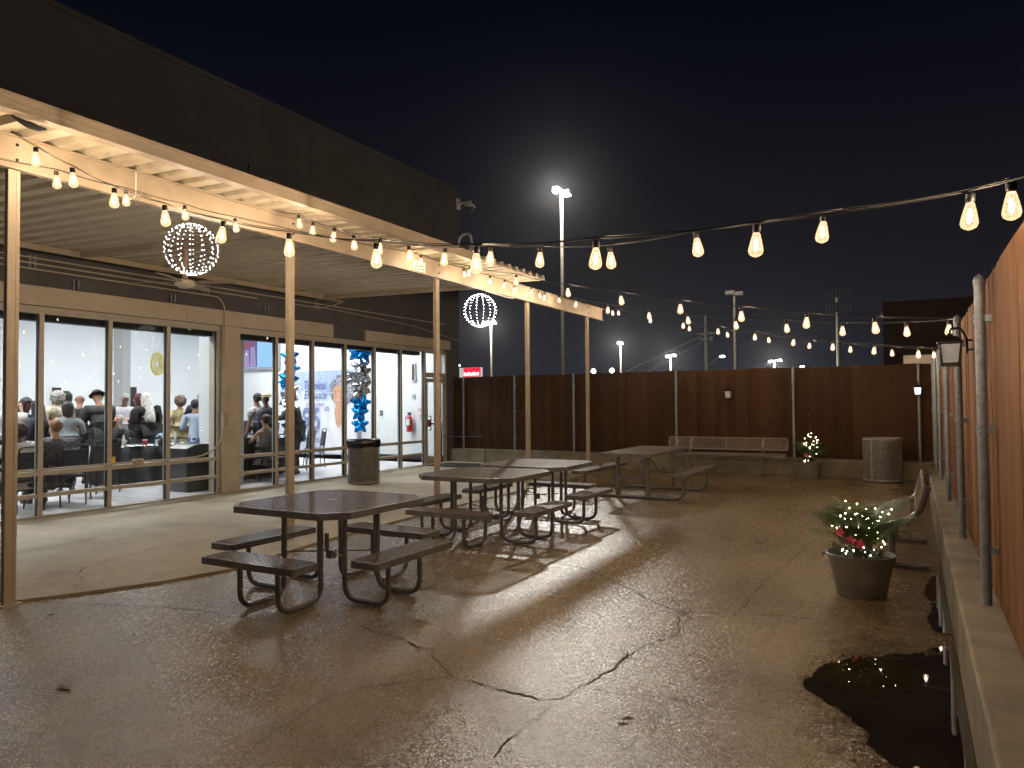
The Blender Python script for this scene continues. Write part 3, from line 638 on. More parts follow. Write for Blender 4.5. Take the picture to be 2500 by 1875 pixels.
string('string of lit bulbs crossing behind the lantern string from the fourth post', [(-5.727, 11.494, 3.45), (-4.924, 11.072, 3.215), (-4.201, 10.693, 3.025), (-3.379, 10.262, 2.834), (-2.702, 9.907, 2.689), (-1.973, 9.524, 2.542), (-1.302, 9.172, 2.434), (-0.665, 8.838, 2.335), (-0.031, 8.505, 2.267), (0.33, 8.22, 2.24)], ((-6.12, 11.7, 3.71), (.37, 8.1, 2.33)))
string('lower string of lit bulbs from the last post to the far side fence', [(-5.456, 14.164, 3.436), (-4.532, 13.836, 3.19), (-3.799, 13.576, 3.015), (-3.084, 13.322, 2.844), (-2.389, 13.076, 2.683), (-1.723, 12.839, 2.54), (-1.098, 12.618, 2.421), (-0.495, 12.403, 2.323), (0.098, 12.193, 2.23)], ((-6.12, 14.4, 3.70), (.36, 11.0, 2.24)))
string('farthest string of lit bulbs from the beam end to the corner of the fences', [(-5.74, 15.259, 3.572), (-4.027, 14.849, 3.085), (-3.206, 14.653, 2.896), (-2.384, 14.456, 2.734), (-1.639, 14.278, 2.577), (-0.941, 14.111, 2.467), (-0.28, 13.953, 2.365), (0.335, 13.80, 2.30)], ((-6.12, 15.35, 3.71), (.37, 12.8, 2.3)))

# LED globes
def globe(loc, rad, label, rz):
    root = thing('lit_globe', label, 'light globe', loc, rz, 'wire globes of white lights under the canopy beam')
    wr = MB(); ld = MB(); nm = 14
    for k in range(nm):
        a = 2*math.pi*k/nm; pts = [Vector((math.sin(t)*math.cos(a), math.sin(t)*math.sin(a), math.cos(t)))*rad for t in [math.pi*j/18 for j in range(19)]]
        wr.tube(pts, .0022, 4, cap=False)
        for j in range(15):
            t = .17+(math.pi-.34)*j/14+rnd.uniform(-.02, .02); p = Vector((math.sin(t)*math.cos(a), math.sin(t)*math.sin(a), math.cos(t)))*(rad+.004)
            ld.ball(p, .0046, 4, 2)
    wr.lathe([(.02, rad-.01), (.02, rad+.01)], n=8); wr.tube([(0, 0, rad), (0, 0, rad+.09)], .002, 4)
    wr.build('wire_frame', black_metal, root); ld.build('led_lights', led_m, root)
    return root
globe((-6.42, 4.79, 3.155), .255, 'glowing wire globe of white lights hanging near the first beam bay', .2)
globe((-6.2, 10.06, 3.09), .265, 'glowing wire globe of white lights hanging toward the far end of the beam', .1)

# ================================================================== FURNITURE
def frame_rim(mb, poly, z, ap=.052, wd=.03):
    n = len(poly); cx = sum(p[0] for p in poly)/n; cy = sum(p[1] for p in poly)/n
    def inset(p, d):
        v = Vector((cx-p[0], cy-p[1])); v = v.normalized(); return (p[0]+v.x*d, p[1]+v.y*d)
    inn = [inset(p, wd) for p in poly]; vs = []; fs = []
    for i in range(n): vs += [(*poly[i], z-ap), (*poly[i], z-.006), (*inset(poly[i], .005), z), (*inn[i], z), (*inn[i], z-.006), (*inset(poly[i], .006), z-.008), (*inset(poly[i], .006), z-ap)]
    for i in range(n):
        j = (i+1) % n
        for k in range(6): fs.append((i*7+k, j*7+k, j*7+k+1, i*7+k+1))
        fs.append((i*7+6, j*7+6, j*7, i*7))
    mb.add(vs, fs); return mb
def rrect(x0, x1, y0, y1, r, n=4):
    out = []
    for cx, cy, a0 in ((x1-r, y0+r, -90), (x1-r, y1-r, 0), (x0+r, y1-r, 90), (x0+r, y0+r, 180)):
        for k in range(n+1): a = R(a0+90*k/n); out.append((cx+r*math.cos(a), cy+r*math.sin(a)))
    return out
def in_poly(poly):
    def f(x, y):
        c = False
        for i in range(len(poly)):
            x1, y1 = poly[i]; x2, y2 = poly[i-1]
            if (y1 > y) != (y2 > y) and x < (x2-x1)*(y-y1)/(y2-y1)+x1: c = not c
        return c
    return f
def exp_surface(name, poly, z, parent, cw=.045, cl=.024, label=None, mt=None, hub=False):
    x0 = min(p[0] for p in poly); x1 = max(p[0] for p in poly); y0 = min(p[1] for p in poly); y1 = max(p[1] for p in poly)
    ins = in_poly(poly); fr = MB(); frame_rim(fr, poly, z); mb = MB()
    def ok(u, v):
        if hub and math.hypot(x0+u-(x0+x1)/2, y0+v-(y0+y1)/2) < .035: return False
        return ins(x0+u, y0+v)
    lattice(mb, x1-x0, y1-y0, cw, cl, lambda u, v: (x0+u, y0+v, z-.004), lambda u, v: (0, 0, 1), ok, .0052, .003)
    if hub: mb.lathe([(.022, -.006), (.045, -.006), (.045, .002), (.022, .002), (.022, -.006)], ((x0+x1)/2, (y0+y1)/2, z), 18)
    o = fr.build(name, tube_m, parent); mb.build('mesh_panel', mt or table_m, o); return o
def seat_at(root, ang, leg_r=.021):
    """seat toward local direction ang (multiples of 90), with its own two bent tube legs"""
    Mx = Matrix.Rotation(ang, 4, 'Z'); base = rrect(-.49, .49, -.90, -.63, .035, 3)
    s_ = MB(Mx); poly = [tuple((Mx @ Vector((x, y, 0)))[:2]) for x, y in base]
    exp_surface('seat', poly, .405, root, .04 if abs(math.cos(ang)) > .5 else .024, .024 if abs(math.cos(ang)) > .5 else .04)
    for x in (-.2, .2):
        t = MB(Mx); t.tube(fillet([(x, -.765, .385), (x, -.765, leg_r+.002), (x, -.33, leg_r+.002), (x, -.33, .725)], .13, 7), leg_r, 12)
        t.box(x-.03, x+.03, -.80, -.73, .352, .364)
        t.build('leg', tube_m, root, smooth=True)
def square_table(loc, label, dirs, rz=0):
    root = thing('picnic_table', label, 'picnic table', loc, rz, 'square mesh picnic tables with attached seats')
    h_, c_ = .62, .17
    top = [(-h_, -h_+c_), (-h_+c_, -h_), (h_-c_, -h_), (h_, -h_+c_), (h_, h_-c_), (h_-c_, h_), (-h_+c_, h_), (-h_, h_-c_)]
    exp_surface('tabletop', top, .752, root, .036, .024, hub=True)
    for d in dirs: seat_at(root, d*math.pi/2)
    br = MB()
    for s_ in (-1, 1): br.bar((s_*.33, -.35, .70), (s_*.33, .35, .70), .03, .02); br.bar((-.35, s_*.33, .685), (.35, s_*.33, .685), .03, .02)
    br.tube([(-.33, -.2, .33), (.33, .2, .33)], .006, 6); br.tube([(-.33, .2, .34), (.33, -.2, .34)], .006, 6)
    br.bar((0, 0, .27), (0, 0, .34), .06, .06, (0, 1, 0)); br.bar((-.02, -.03, .33), (-.02, -.03, .48), .035, .015, (0, 1, 0))
    br.tube([(0, 0, .64), (0, 0, .752)], .024, 12)
    br.build('brace', tube_m, root, smooth=True)
    return root
square_table((-4.27, 4.53, 0), 'nearest square mesh picnic table, with clipped corners and four seats', (0, 1, 2, 3))
square_table((-4.36, 7.16, 0), 'middle square mesh picnic table, missing its far seat', (0, 1, 3))
square_table((-4.42, 8.60, 0), 'square mesh picnic table directly behind the middle one', (1, 2, 3))
# rectangular table
rt_ = thing('picnic_table', 'long rectangular mesh picnic table near the back fence', 'picnic table', (-3.98, 11.83, bend_ground(11.8)))
exp_surface('tabletop', rrect(-.44, .44, -1.08, 1.08, .04), .745, rt_, .024, .045)
for sx in (-1, 1): exp_surface('seat', rrect(min(sx*.70, sx*.98), max(sx*.70, sx*.98), -.98, .98, .03), .435, rt_, .024, .045)
for y in (-.70, .70):
    t = MB(); t.tube(fillet([(-.84, y, .40), (-.84, y, .03), (.84, y, .03), (.84, y, .40)], .17, 8), .03, 14); t.tube([(-.84, y, .25), (-.84, y, .40)], [.03, .042], 14); t.tube([(.84, y, .25), (.84, y, .40)], [.03, .042], 14)
    t.build('base_frame', tube_m, rt_, smooth=True)
    for x in (-.25, .25): MB().tube([(x, y, .03), (x, y, .69)], [.042, .036], 14).build('leg', tube_m, rt_, smooth=True)
    MB().bar((-.25, y-.03, .32), (.25, y-.03, .32), .045, .012, (0, 1, 0)).tube([(0, y-.03, .32), (0, 0, .70)], .011, 8).build('brace', tube_m, rt_)
# benches with back
def bench(root, L, legs, back):
    exp_surface('seat', rrect(-.14, .15, -L/2, L/2, .03), .455, root, .024, .045)
    ang = R(15); c0 = Vector((.20, 0, .50))
    upv = Vector((math.sin(ang), 0, math.cos(ang))); nv = Vector((math.cos(ang), 0, -math.sin(ang)))
    H = .245; bb = MB(); P_ = lambda u, v: c0+Vector((0, v-L/2, 0))+upv*(u+.02)
    lattice(bb, H, L, .031, .050, P_, lambda u, v: tuple(nv), lambda u, v: True, .0055, .003)
    loop = [c0+Vector((0, y-L/2, 0))+upv*(x+.02) for x, y in rrect(0, H, 0, L, .035)]
    bb.tube(loop, .014, 8, closed=True)
    for y in (L*.2, L*.5, L*.8): bb.bar(P_(0, y), P_(H, y), .02, .008, tuple(nv))
    bb.build('backrest', table_m, root, smooth=True)
    for y in legs:
        t = MB(); t.tube(fillet([(-.16, y, .425), (.10, y, .425), tuple(c0+Vector((.035, y, .02))), tuple(c0+upv*.27+Vector((.035, y, 0)))], .11, 8), .028, 12)
        t.build('back_support', tube_m, root, smooth=True)
        t = MB(); t.tube([(0, y, .03), (0, y, .42)], [.034, .03], 12); t.tube([(-.22, y, .03), (.40 if back else .30, y, .03)], .026, 12)
        t.build('leg', tube_m, root, smooth=True)
    t = MB(); t.tube([(0, legs[0], .26), (0, legs[1], .26)], .016, 8); t.box(-.03, .03, legs[0]+.03, legs[0]+.13, .24, .28); t.box(-.03, .03, legs[1]-.13, legs[1]-.03, .24, .28)
    t.build('stretcher', tube_m, root, smooth=True)
b1 = thing('park_bench', 'mesh bench with long backrest standing against the back fence', 'bench', (-3.40, 15.02, .045), math.pi/2, 'mesh benches with backrests'); bench(b1, 2.42, (-.74, .74), False)
b2 = thing('park_bench', 'mesh bench against the right kerb, seen end-on behind the palm planter', 'bench', (-.19, 8.45, 0), 0, 'mesh benches with backrests'); bench(b2, 1.95, (-.86, .55), False)

# trash receptacles
def mesh_can(loc, r, h, label, bag):
    root = thing('trash_receptacle', label, 'trash can', loc, 0, 'round mesh trash receptacles')
    mb = MB(); C_ = 2*math.pi*r; n = round(C_/.042)
    P_ = lambda u, v: (r*math.cos(u/r), r*math.sin(u/r), .03+v); N_ = lambda u, v: (math.cos(u/r), math.sin(u/r), 0)
    lattice(mb, C_, h-.06, C_/n, .060, P_, N_, lambda u, v: True, .009, .004)
    mb.build('mesh_body', table_steel, root)
    rm = MB()
    for z in (.015, h-.03): rm.lathe([(r+.008, z), (r+.008, z+.035), (r-.008, z+.035), (r-.008, z), (r+.008, z)], n=40)
    for a in (-2.1, 0.6, 2.5): rm.bar((1.01*r*math.cos(a), 1.01*r*math.sin(a), .02), (1.01*r*math.cos(a), 1.01*r*math.sin(a), h-.02), .03, .006, (math.cos(a), math.sin(a), 0))
    rm.build('rim', table_steel, root)
    MB().lathe([(0, .03), (r-.04, .03), (r-.03, h-.06), (r-.05, h-.06), (r-.06, .05), (0, .05)], n=32).build('liner', black_pl, root, smooth=True)
    if bag:
        g_ = MB(); nn = 72; rows = [(r-.05, h-.12), (r-.03, h+.01), (r+.004, h+.022), (r+.022, h-.0), (r+.026, h-.05), (r+.022, h-.10), (r+.02, h-.125)]; vs = []
        for j, (rr, z) in enumerate(rows):
            for k in range(nn):
                a = 2*math.pi*k/nn; w_ = mnoise.noise(Vector((math.cos(a)*7, math.sin(a)*7, j*.9)))*.016*(j > 1)
                vs.append(((rr+w_)*math.cos(a), (rr+w_)*math.sin(a), z+(mnoise.noise(Vector((math.cos(a)*4, math.sin(a)*4, 3)))*.035 if j >= 5 else mnoise.noise(Vector((math.cos(a)*9, math.sin(a)*9, 3+j)))*.01)))
        g_.add(vs, [(j*nn+k, j*nn+(k+1) % nn, (j+1)*nn+(k+1) % nn, (j+1)*nn+k) for j in range(len(rows)-1) for k in range(nn)])
        g_.build('bin_bag', bag_m, root, smooth='all')
    return root
table_steel = mat('grey_coated_mesh', (.30, .29, .27), .35, .35, .2, 12, .1, 50)
bag_m = mat('shiny_black_plastic', (.006, .006, .007), .16, 0, .3, 20, .5, 22)
mesh_can((-9.32, 10.78, .028), .30, .83, 'round mesh trash can with a black bag by the storefront glass', True)
mesh_can((-.50, 15.08, .05), .33, .80, 'round mesh trash can without a bag near the back corner', False)

# planters
pot_m = mat('grey_resin', (.15, .14, .125), .38, 0, .18, 6, .15, 40)
soil_m = mat('dark_soil', (.012, .008, .005), .9, 0, .4, 40, .6, 60)
palm_m = mat('palm_leaf', (.05, .10, .02), .55, 0, .35, 12, col2=(.085, .15, .03))
dleaf_m = mat('dark_leaf', (.018, .05, .012), .4, 0, .4, 14)
stem_m = mat('plant_stem', (.05, .085, .025), .5)
pink_m = mat('pink_petal', (.85, .10, .20), .5, 0, .25, 30)
yel_m = mat('yellow_stamen', (.8, .5, .05), .5)
def planter(loc, s, label, seed, tall):
    rn = random.Random(seed); root = thing('planter', label, 'planter', loc, 0, 'grey tub planters with fairy lights')
    root.scale = (s, s, s)
    p = MB().lathe([(0, .0), (.178, .0), (.186, .012), (.190, .05), (.196, .06), (.203, .105), (.208, .112), (.214, .16), (.240, .28), (.243, .29), (.252, .318), (.256, .325), (.250, .330), (.243, .322), (.232, .285), (.10, .27), (0, .27)], n=48)
    p.build('pot', pot_m, root, smooth=True)
    h_ = MB(); h_.bar((-.285, -.0, .318), (-.235, .0, .326), .05, .01, (0, 0, 1)); h_.bar((-.275, .03, .30), (-.275, -.03, .30), .03, .012, (1, 0, 0)); h_.build('handle', pot_m, root)
    MB().lathe([(0, .298), (.12, .304), (.238, .288)], n=24).build('soil', soil_m, root, smooth=True)
    lf = MB(); stm = MB()
    nf = 14 if tall else 11
    for k in range(nf):
        a = 2*math.pi*k/nf*1.0+rn.uniform(-.25, .25); el_ = rn.uniform(.80, 1.42); L = rn.uniform(.46, .62)*(1 if tall else .9)
        base = Vector((rn.uniform(-.05, .08), rn.uniform(-.05, .05), .29)); d = Vector((math.cos(a)*math.cos(el_), math.sin(a)*math.cos(el_), math.sin(el_)))
        pts = []; p_ = base.copy(); dd_ = d.copy(); N = 16
        for i in range(N+1):
            pts.append(p_.copy()); p_ += dd_*L/N; dd_ = (dd_+Vector((math.cos(a)*.035, math.sin(a)*.035, -.075*(i/N)**1.2-.012))).normalized()
        stm.tube(pts, [.0045*(1-.8*i/N)+.0008 for i in range(N+1)], 5)
        for i in range(5, N+1):
            t = i/N; d1 = (pts[i]-pts[i-1]).normalized(); sd = d1.cross(Vector((0, 0, 1))).normalized()
            for sg in (-1, 1):
                ll = .20*math.sin(math.pi*(.12+.8*(t-.25)/.75))*rn.uniform(.8, 1.1)+.03
                for rep in (0, .5):
                    o_ = pts[i-1].lerp(pts[i], rep); q = o_; dv = (sd*sg*.75+d1*.75+Vector((0, 0, .12))).normalized(); wv = d1.cross(dv).cross(dv).normalized()
                    vs = []; M_ = 4
                    for j in range(M_+1):
                        ww = .0045*math.sin(math.pi*min(.98, .2+.8*j/M_))+.0008
                        vs += [q+wv*ww, q-wv*ww]; q = q+dv*ll/M_; dv = (dv+Vector((0, 0, -.22))).normalized()
                    lf.add(vs, [(2*j, 2*j+1, 2*j+3, 2*j+2) for j in range(M_)])
    # a few upright canes
    for k in range(7): 
        x, y = rn.uniform(-.04, .08), rn.uniform(-.05, .05); stm.tube([(x, y, .28), (x*1.4, y*1.4, .45), (x*2, y*2, .60)], [.008, .006, .003], 6)
    lf.build('palm_leaves', palm_m, root); stm.build('stems', stem_m, root, smooth=True)
    dl = MB()
    for k in range(90):
        a = rn.uniform(math.pi*.45, math.pi*1.9); rr = rn.uniform(.06, .2); z = .31+rn.uniform(0, .13)*(1.2-rr*3)
        c = Vector((rr*math.cos(a), rr*math.sin(a), z)); d = Vector((math.cos(a)+rn.uniform(-.6, .6), math.sin(a)+rn.uniform(-.6, .6), rn.uniform(.0, 1.0))).normalized()
        sd = d.cross(Vector((0, 0, 1))).normalized(); l = rn.uniform(.04, .075)
        dl.add([c, c+d*l*.45+sd*l*.28, c+d*l, c+d*l*.45-sd*l*.28, c+d*l*.5+Vector((0, 0, -.006))], [(0, 4, 1), (1, 4, 2), (2, 4, 3), (3, 4, 0)])
    dl.build('low_leaves', dleaf_m, root)
    fl = [(-.135, -.14, .50), (-.055, -.17, .45), (.01, -.16, .425)] if tall else [(-.03, -.16, .46)]
    for c in fl:
        f_ = MB(); c = Vector(c); ax = Vector((rn.uniform(-.5, .1), -1, .25)).normalized(); s1 = ax.orthogonal().normalized(); s2 = ax.cross(s1)
        for k in range(5):
            a = 2*math.pi*k/5; d = s1*math.cos(a)+s2*math.sin(a); e = -s1*math.sin(a)+s2*math.cos(a); l = .036
            f_.add([c-ax*.01, c+d*l*.55+e*l*.42+ax*.005, c+d*l*1.05+e*l*.3+ax*rn.uniform(-.004, .012), c+d*l*1.15+ax*.01, c+d*l*1.05-e*l*.3-ax*.004, c+d*l*.55-e*l*.42+ax*.005], [(0, 1, 2, 3), (0, 3, 4, 5)])
        fo = f_.build('flower', pink_m, root); MB().tube([c, c+ax*.03], .0035, 6).build('stamen', yel_m, fo)
        stm2 = MB().tube([c, (c.x*.6, c.y*.6, .30)], .002, 4)
        stm2.build('flower_stem', stem_m, root)
    wr = MB(); ld = MB(); pts = []
    NL = 64 if tall else 46
    for k in range(NL):
        t = k/NL; a = t*math.pi*2*4.5; rr = (.05+.14*abs(math.sin(t*9+seed)))*(1.15 if .5 < t < .9 else .9); z = .31+.40*t+rn.uniform(-.03, .03)
        if not tall: z = .31+.56*t+rn.uniform(-.04, .04); a = rn.uniform(0, 6.3); rr = rn.uniform(.02, .15)*(.6+math.sin(t*3.1)*.6)
        p_ = Vector((rr*math.cos(a)+.01+(.06*t if not tall else 0), rr*math.sin(a), z)); pts.append(p_)
        ld.ball(p_, .0050 if tall else .0058, 4, 2)
    wr.tube(pts, .0009, 3); fw_ = wr.build('fairy_wire', stem_m, root); ld.build('fairy_lights', fairy_m, fw_)
    return root
planter((-.385, 6.40, .002), 1.0, 'grey tub planter with palm, pink flowers and fairy lights in front of the side bench', 3, True)
planter((-1.77, 15.0, .05), 1.0, 'grey tub planter wrapped in fairy lights beside the back fence', 8, False)

# lanterns on the fences
frost_m = mat('frosted_lantern_glass', (.45, .45, .43), .35, 0, .15, 20, emit=(.75, .82, .9), es=.10)
frost_lit = mat('lit_lantern_glass', (.6, .6, .6), .35, emit=(.75, .9, 1), es=1.6)
frost_dim = mat('dim_lantern_glass', (.4, .4, .38), .4, emit=(.6, .6, .6), es=.05)
lan_m = mat('dark_bronze', (.035, .028, .02), .4, .6, .3, 20)
def lantern(loc, rz, label, gm, s=1):
    root = thing('wall_lantern', label, 'lantern', loc, rz, 'bracket lanterns on the fences'); root.scale = (s, s, s)
    # +x is out of the fence; origin = body centre
    b_ = MB(Matrix.Rotation(math.pi/4, 4, 'Z'))
    b_.lathe([(.088, -.092), (.100, -.092), (.100, -.078), (.086, -.075), (.086, -.066), (0, -.066)], n=4)
    b_.lathe([(.0, .075), (.108, .075), (.120, .083), (.120, .092), (.105, .10), (.060, .132), (.026, .142), (.022, .155), (0, .16)], n=4)
    b_.build('cage_cap', lan_m, root)
    q = MB()
    for sx in (-1, 1):
        for sy in (-1, 1): q.bar((sx*.055, sy*.055, -.078), (sx*.070, sy*.070, .08), .014, .014, (1, 0, 0))
    q.build('cage_bars', lan_m, root)
    gg = MB(Matrix.Rotation(math.pi/4, 4, 'Z')).lathe([(.070, -.066), (.090, .076)], n=4); gg.build('lantern_glass', gm, root)
    q = MB(); q.tube(fillet([(0, 0, .15), (0, 0, .19), (-.07, 0, .20), (-.11, 0, .12), (-.11, 0, .0)], .05, 6), .009, 8); q.tube([(-.11, 0, .03), (-.15, 0, .03)], .008, 8); q.tube([(-.11, 0, .10), (-.15, 0, .10)], .008, 8)
    q.build('arm', lan_m, root, smooth=True)
    MB().box(-.16, -.148, -.035, .035, -.02, .16).build('wall_plate', lan_m, root)
    return root
lantern((.262, 6.40, 1.90), math.pi, 'large dark lantern hanging from a curved bracket on the right fence', frost_m)
lantern((.10, 15.53, 1.72), -math.pi/2, 'small glowing lantern in the far corner of the back fence', frost_lit, .9)
lantern((-3.40, 15.53, 1.70), -math.pi/2, 'unlit lantern on the back fence above the bench', frost_dim, .95)

# railing by the door
rl = thing('handrail', 'thin black handrail by the door at the end of the storefront', 'railing', (0, 0, 0))
MB().tube(fillet([(-10.45, 15.05, .72), (-9.25, 15.05, .74), (-9.17, 15.05, .68), (-9.15, 15.05, .04)], .05), .014, 8).build('rail', black_metal, rl, smooth=True)
MB().tube([(-10.45, 15.05, .04), (-10.45, 15.05, .95)], .016, 8).build('rail_post', black_metal, rl, smooth=True)
dm_m = mat('dark_mat', (.015, .014, .013), .8, 0, .3, 40, .4, 80)
MB().box(-10.2, -8.6, 14.1, 15.0, .07, .085).build('door_mat', dm_m, label='flat dark mat on the ground below the handrail', cat='door mat')

# security cameras at the wall corner
sc1 = thing('security_camera', 'upper white dome camera on an arm at the wall corner', 'security camera', (-10.5, 15.92, 6.86), 0, 'dome cameras on the wall corner')
MB().box(0, .06, -.06, .06, -.12, .16).tube([(.03, 0, .03), (.42, 0, .03)], .04, 10).tube([(.38, 0, .03), (.38, 0, -.06)], .05, 10).build('arm', whitep, sc1, smooth=True)
MB().lathe([(0, -.12), (.1, -.06), (.14, .0), (.13, .06), (.07, .10), (0, .10)], (.38, 0, -.12), 18).build('dome', black_pl, sc1, smooth=True)
MB().lathe([(.142, -.01), (.15, .0), (.12, .075), (0, .11)], (.38, 0, -.11), 18).build('hood', whitep, sc1, smooth=True)
sc2 = thing('security_camera', 'lower camera hanging from a curved gooseneck at the wall corner', 'security camera', (-10.5, 15.92, 5.70), 0, 'dome cameras on the wall corner')
MB().tube(fillet([(0, 0, 0), (.08, 0, .34), (.40, 0, .36), (.46, 0, -.02)], .18, 8), .032, 10).build('arm', whitep, sc2, smooth=True)
MB().lathe([(0, -.14), (.05, -.12), (.09, -.06), (.11, -.04), (.11, .05), (.06, .08), (0, .08)], (.46, 0, -.06), 18).build('dome', whitep, sc2, smooth=True)

# ================================================================== BEYOND THE FENCE
pole_m = mat('pale_pole_paint', (.22, .19, .15), .6, 0, .15, 3)
def lamp_light(name, loc, power, col=(1, .97, .90), r=.25, parent=None):
    l = bpy.data.lights.new(name, 'POINT'); l.energy = power; l.color = col; l.shadow_soft_size = r
    o = bpy.data.objects.new(name, l); COL.objects.link(o); o.location = loc
    if parent: o.parent = parent
    return o
def lamp_pole(x, y, h, label, heads, pr=.11, hs=.35, power=0, em=None, tip=0):
    root = thing('lamp_post', label, 'lamp post', (x, y, 0), 0, 'car park lamp posts beyond the fence')
    MB().tube([(0, 0, 0), (0, 0, h)], [pr, pr*.75], 10).build('pole', pole_m, root, smooth=True)
    for dx, dz in heads:
        hd = MB(); hd.box(min(0, dx), max(0, dx), -.04, .04, h-.02+dz, h+.04+dz); hd.box(dx-hs*.5, dx+hs*.5, -hs*.6, hs*.4, h-.05+dz, h+.14+dz)
        ho = hd.build('lamp_head', pole_m, root)
        if em: MB().box(dx-hs*.46, dx+hs*.46, -hs*.62, hs*.38, h-.12+dz, h-.051+dz).build('lamp_lens', em, ho)
    if power: lamp_light('lamp_light', (.1, -.8, h-.3), power, parent=root)
    return root
lamp_pole(-14.80, 31.7, 12.0, 'tallest twin-headed lamp post shining over the middle of the back fence', [(-.26, .02), (.30, -.22)], .105, .30, POLE, pole_e)
lamp_pole(-32.75, 55, 8.75, 'bright lamp post behind the second light globe', [(-.5, 0), (.35, .05)], .11, .32, 4500, pole_e)
lamp_pole(-28.02, 75, 8.15, 'single bright lamp post between the last two cream posts and the back fence middle', [(0, 0)], .10, .5, 5000, pole_e)
lamp_pole(-25.40, 85, 7.1, 'far lamp post with two bright heads, left of the utility pole', [(-.3, 0), (.5, .1)], .10, .42, 5000, pole_e)
lamp_pole(-15.07, 95, 6.6, 'far lamp post with two bright heads, right of the unlit post', [(-.4, 0), (.7, .1)], .11, .45, 6000, pole_e)
lamp_pole(-8.33, 40, 7.45, 'unlit box-headed lamp post standing behind the string lights', [(-.2, 0), (.25, -.08)], .11, .5, 0, None)
lp = thing('street_lamp', 'low street lamp with two bright round lamps on spreading arms', 'street lamp', (-24.1, 60, 0))
MB().tube([(0, 0, 0), (0, 0, 3.7)], .1, 8).build('pole', pole_m, lp, smooth=True)
for sx in (-1, 1):
    a_ = MB().tube([(0, 0, 3.65), (sx*.5, 0, 3.95), (sx*.8, 0, 4.25)], .04, 6).build('arm', pole_m, lp, smooth=True)
    MB().ball((sx*.88, -.1, 4.4), .2, 10, 8).build('lamp', pole_e, a_, smooth=True)
lp = thing('street_lamp', 'street lamp on a slanting arm just beyond the building corner', 'street lamp', (-34.4, 50, 0))
MB().tube([(0, 0, 0), (0, 0, 4.0), (1.3, 0, 4.75)], .06, 6).build('pole', pole_m, lp, smooth=True)
MB().ball((1.45, -.1, 4.74), .16, 10, 8).build('lamp', pole_e, lp, smooth=True)
lp = thing('street_lamp', 'small far street lamp showing just above the fence right of the bright pair', 'street lamp', (-12.47, 100, 0))
MB().tube([(0, 0, 0), (0, 0, 5.9)], .06, 6).build('pole', pole_m, lp, smooth=True)
MB().ball((0.1, -.1, 6.05), .17, 10, 8, (1.6, 1, .7)).build('lamp', pole_e, lp, smooth=True)
up_ = thing('utility_pole', 'wooden utility pole with crossarms and a small street lamp', 'utility pole', (-12.39, 50, 0))
MB().tube([(0, 0, 0), (0, 0, 7.6)], [.13, .1], 8).build('pole', pole_m, up_, smooth=True)
MB().box(-.6, .6, -.05, .05, 6.25, 6.36).box(-.5, .5, -.05, .05, 5.9, 5.98).box(.3, .42, -.1, .1, 5.75, 6.1).build('crossarm', pole_m, up_)
MB().tube([(0, 0, 3.9), (.8, 0, 4.6), (1.05, 0, 4.65)], .04, 6).build('lamp_arm', pole_m, up_, smooth=True)
MB().ball((1.1, -.08, 4.66), .13, 8, 6, (1.5, 1, .7)).build('lamp', emis('dim_street_lamp', (.9, .95, 1), 6, False), up_, smooth=True)
wm = MB()
for a, b in (((0, 0, 6.3), (-14, 8, 2)), ((0, 0, 5.9), (-9, 4, 2.2))): wm.tube([a, b], .018, 4)
wm.build('guy_wire', pole_m, up_)
ct = thing('cell_tower', 'faint antenna tower standing far behind the string lights', 'antenna tower', (-7.22, 90, 0))
MB().tube([(0, 0, 0), (0, 0, 14)], .22, 8).build('mast', pole_m, ct, smooth=True)
an = MB()
for z in (11.7, 13.4):
    for k in range(8): an.box(-1.3+k*.36, -1.1+k*.36, -.3, -.1, z, z+.95+.2*(k % 2))
an.build('antenna_panels', mat('self_glow_antenna', (.015, .015, .018), .6, emit=(.5, .5, .55), es=.012), ct)  # near-black panels; their paleness is a faint glow put into the material
# red and white shop sign, its writing too small to read in the photograph
sg = thing('shop_sign', 'small red and white lit sign above the back fence by the building corner', 'sign', (-38.2, 60, 0))
MB().box(-.1, .1, -.1, .1, 0, 4.2).build('sign_post', pole_m, sg)
MB().box(-1.45, 1.35, -.2, .2, 4.2, 5.12).build('sign_box', emis('sign_white', (.9, .92, .9), .55, False), sg)
MB().box(-.62, 1.352, -.23, -.205, 4.22, 5.1).build('sign_face', emis('sign_red', (.85, .01, .05), 1.3, False), sg)
sl = MB()
for k in range(9): sl.box(-.55+k*.2, -.42+k*.2, -.25, -.235, 4.34, 4.66-.08*(k % 3 == 1))
sl.build('sign_letters', emis('sign_letters', (1, .95, .9), 2.2, False), sg)
# dark building on the right beyond the fences
bb_ = thing('background_building', 'dark brown flat-roofed building beyond the corner of the fences', 'building', (0, 0, 0))
dk = mat('dark_brown_siding', (.055, .028, .022), .8, 0, .15, 2)
MB().box(-.72, 14, 26, 40, 0, 4.72).build('wall', dk, bb_)
MB().box(-.76, -.72, 25.96, 26.0, 0, 4.85).build('corner_trim', dk, bb_)
aw = thing('louvred_unit', 'white louvred housing showing above the fence corner', 'vent housing', (0, 0, 0))
MB().box(-.12, .30, 16.6, 17.1, 0, 2.24).build('support', dk, aw)
mm_ = MB().box(-.13, .36, 16.55, 17.15, 2.26, 2.46)
for k in range(4): mm_.box(-.135, .365, 16.54, 16.55, 2.28+k*.045, 2.305+k*.045)
mm_.build('housing', lampwhite, aw)

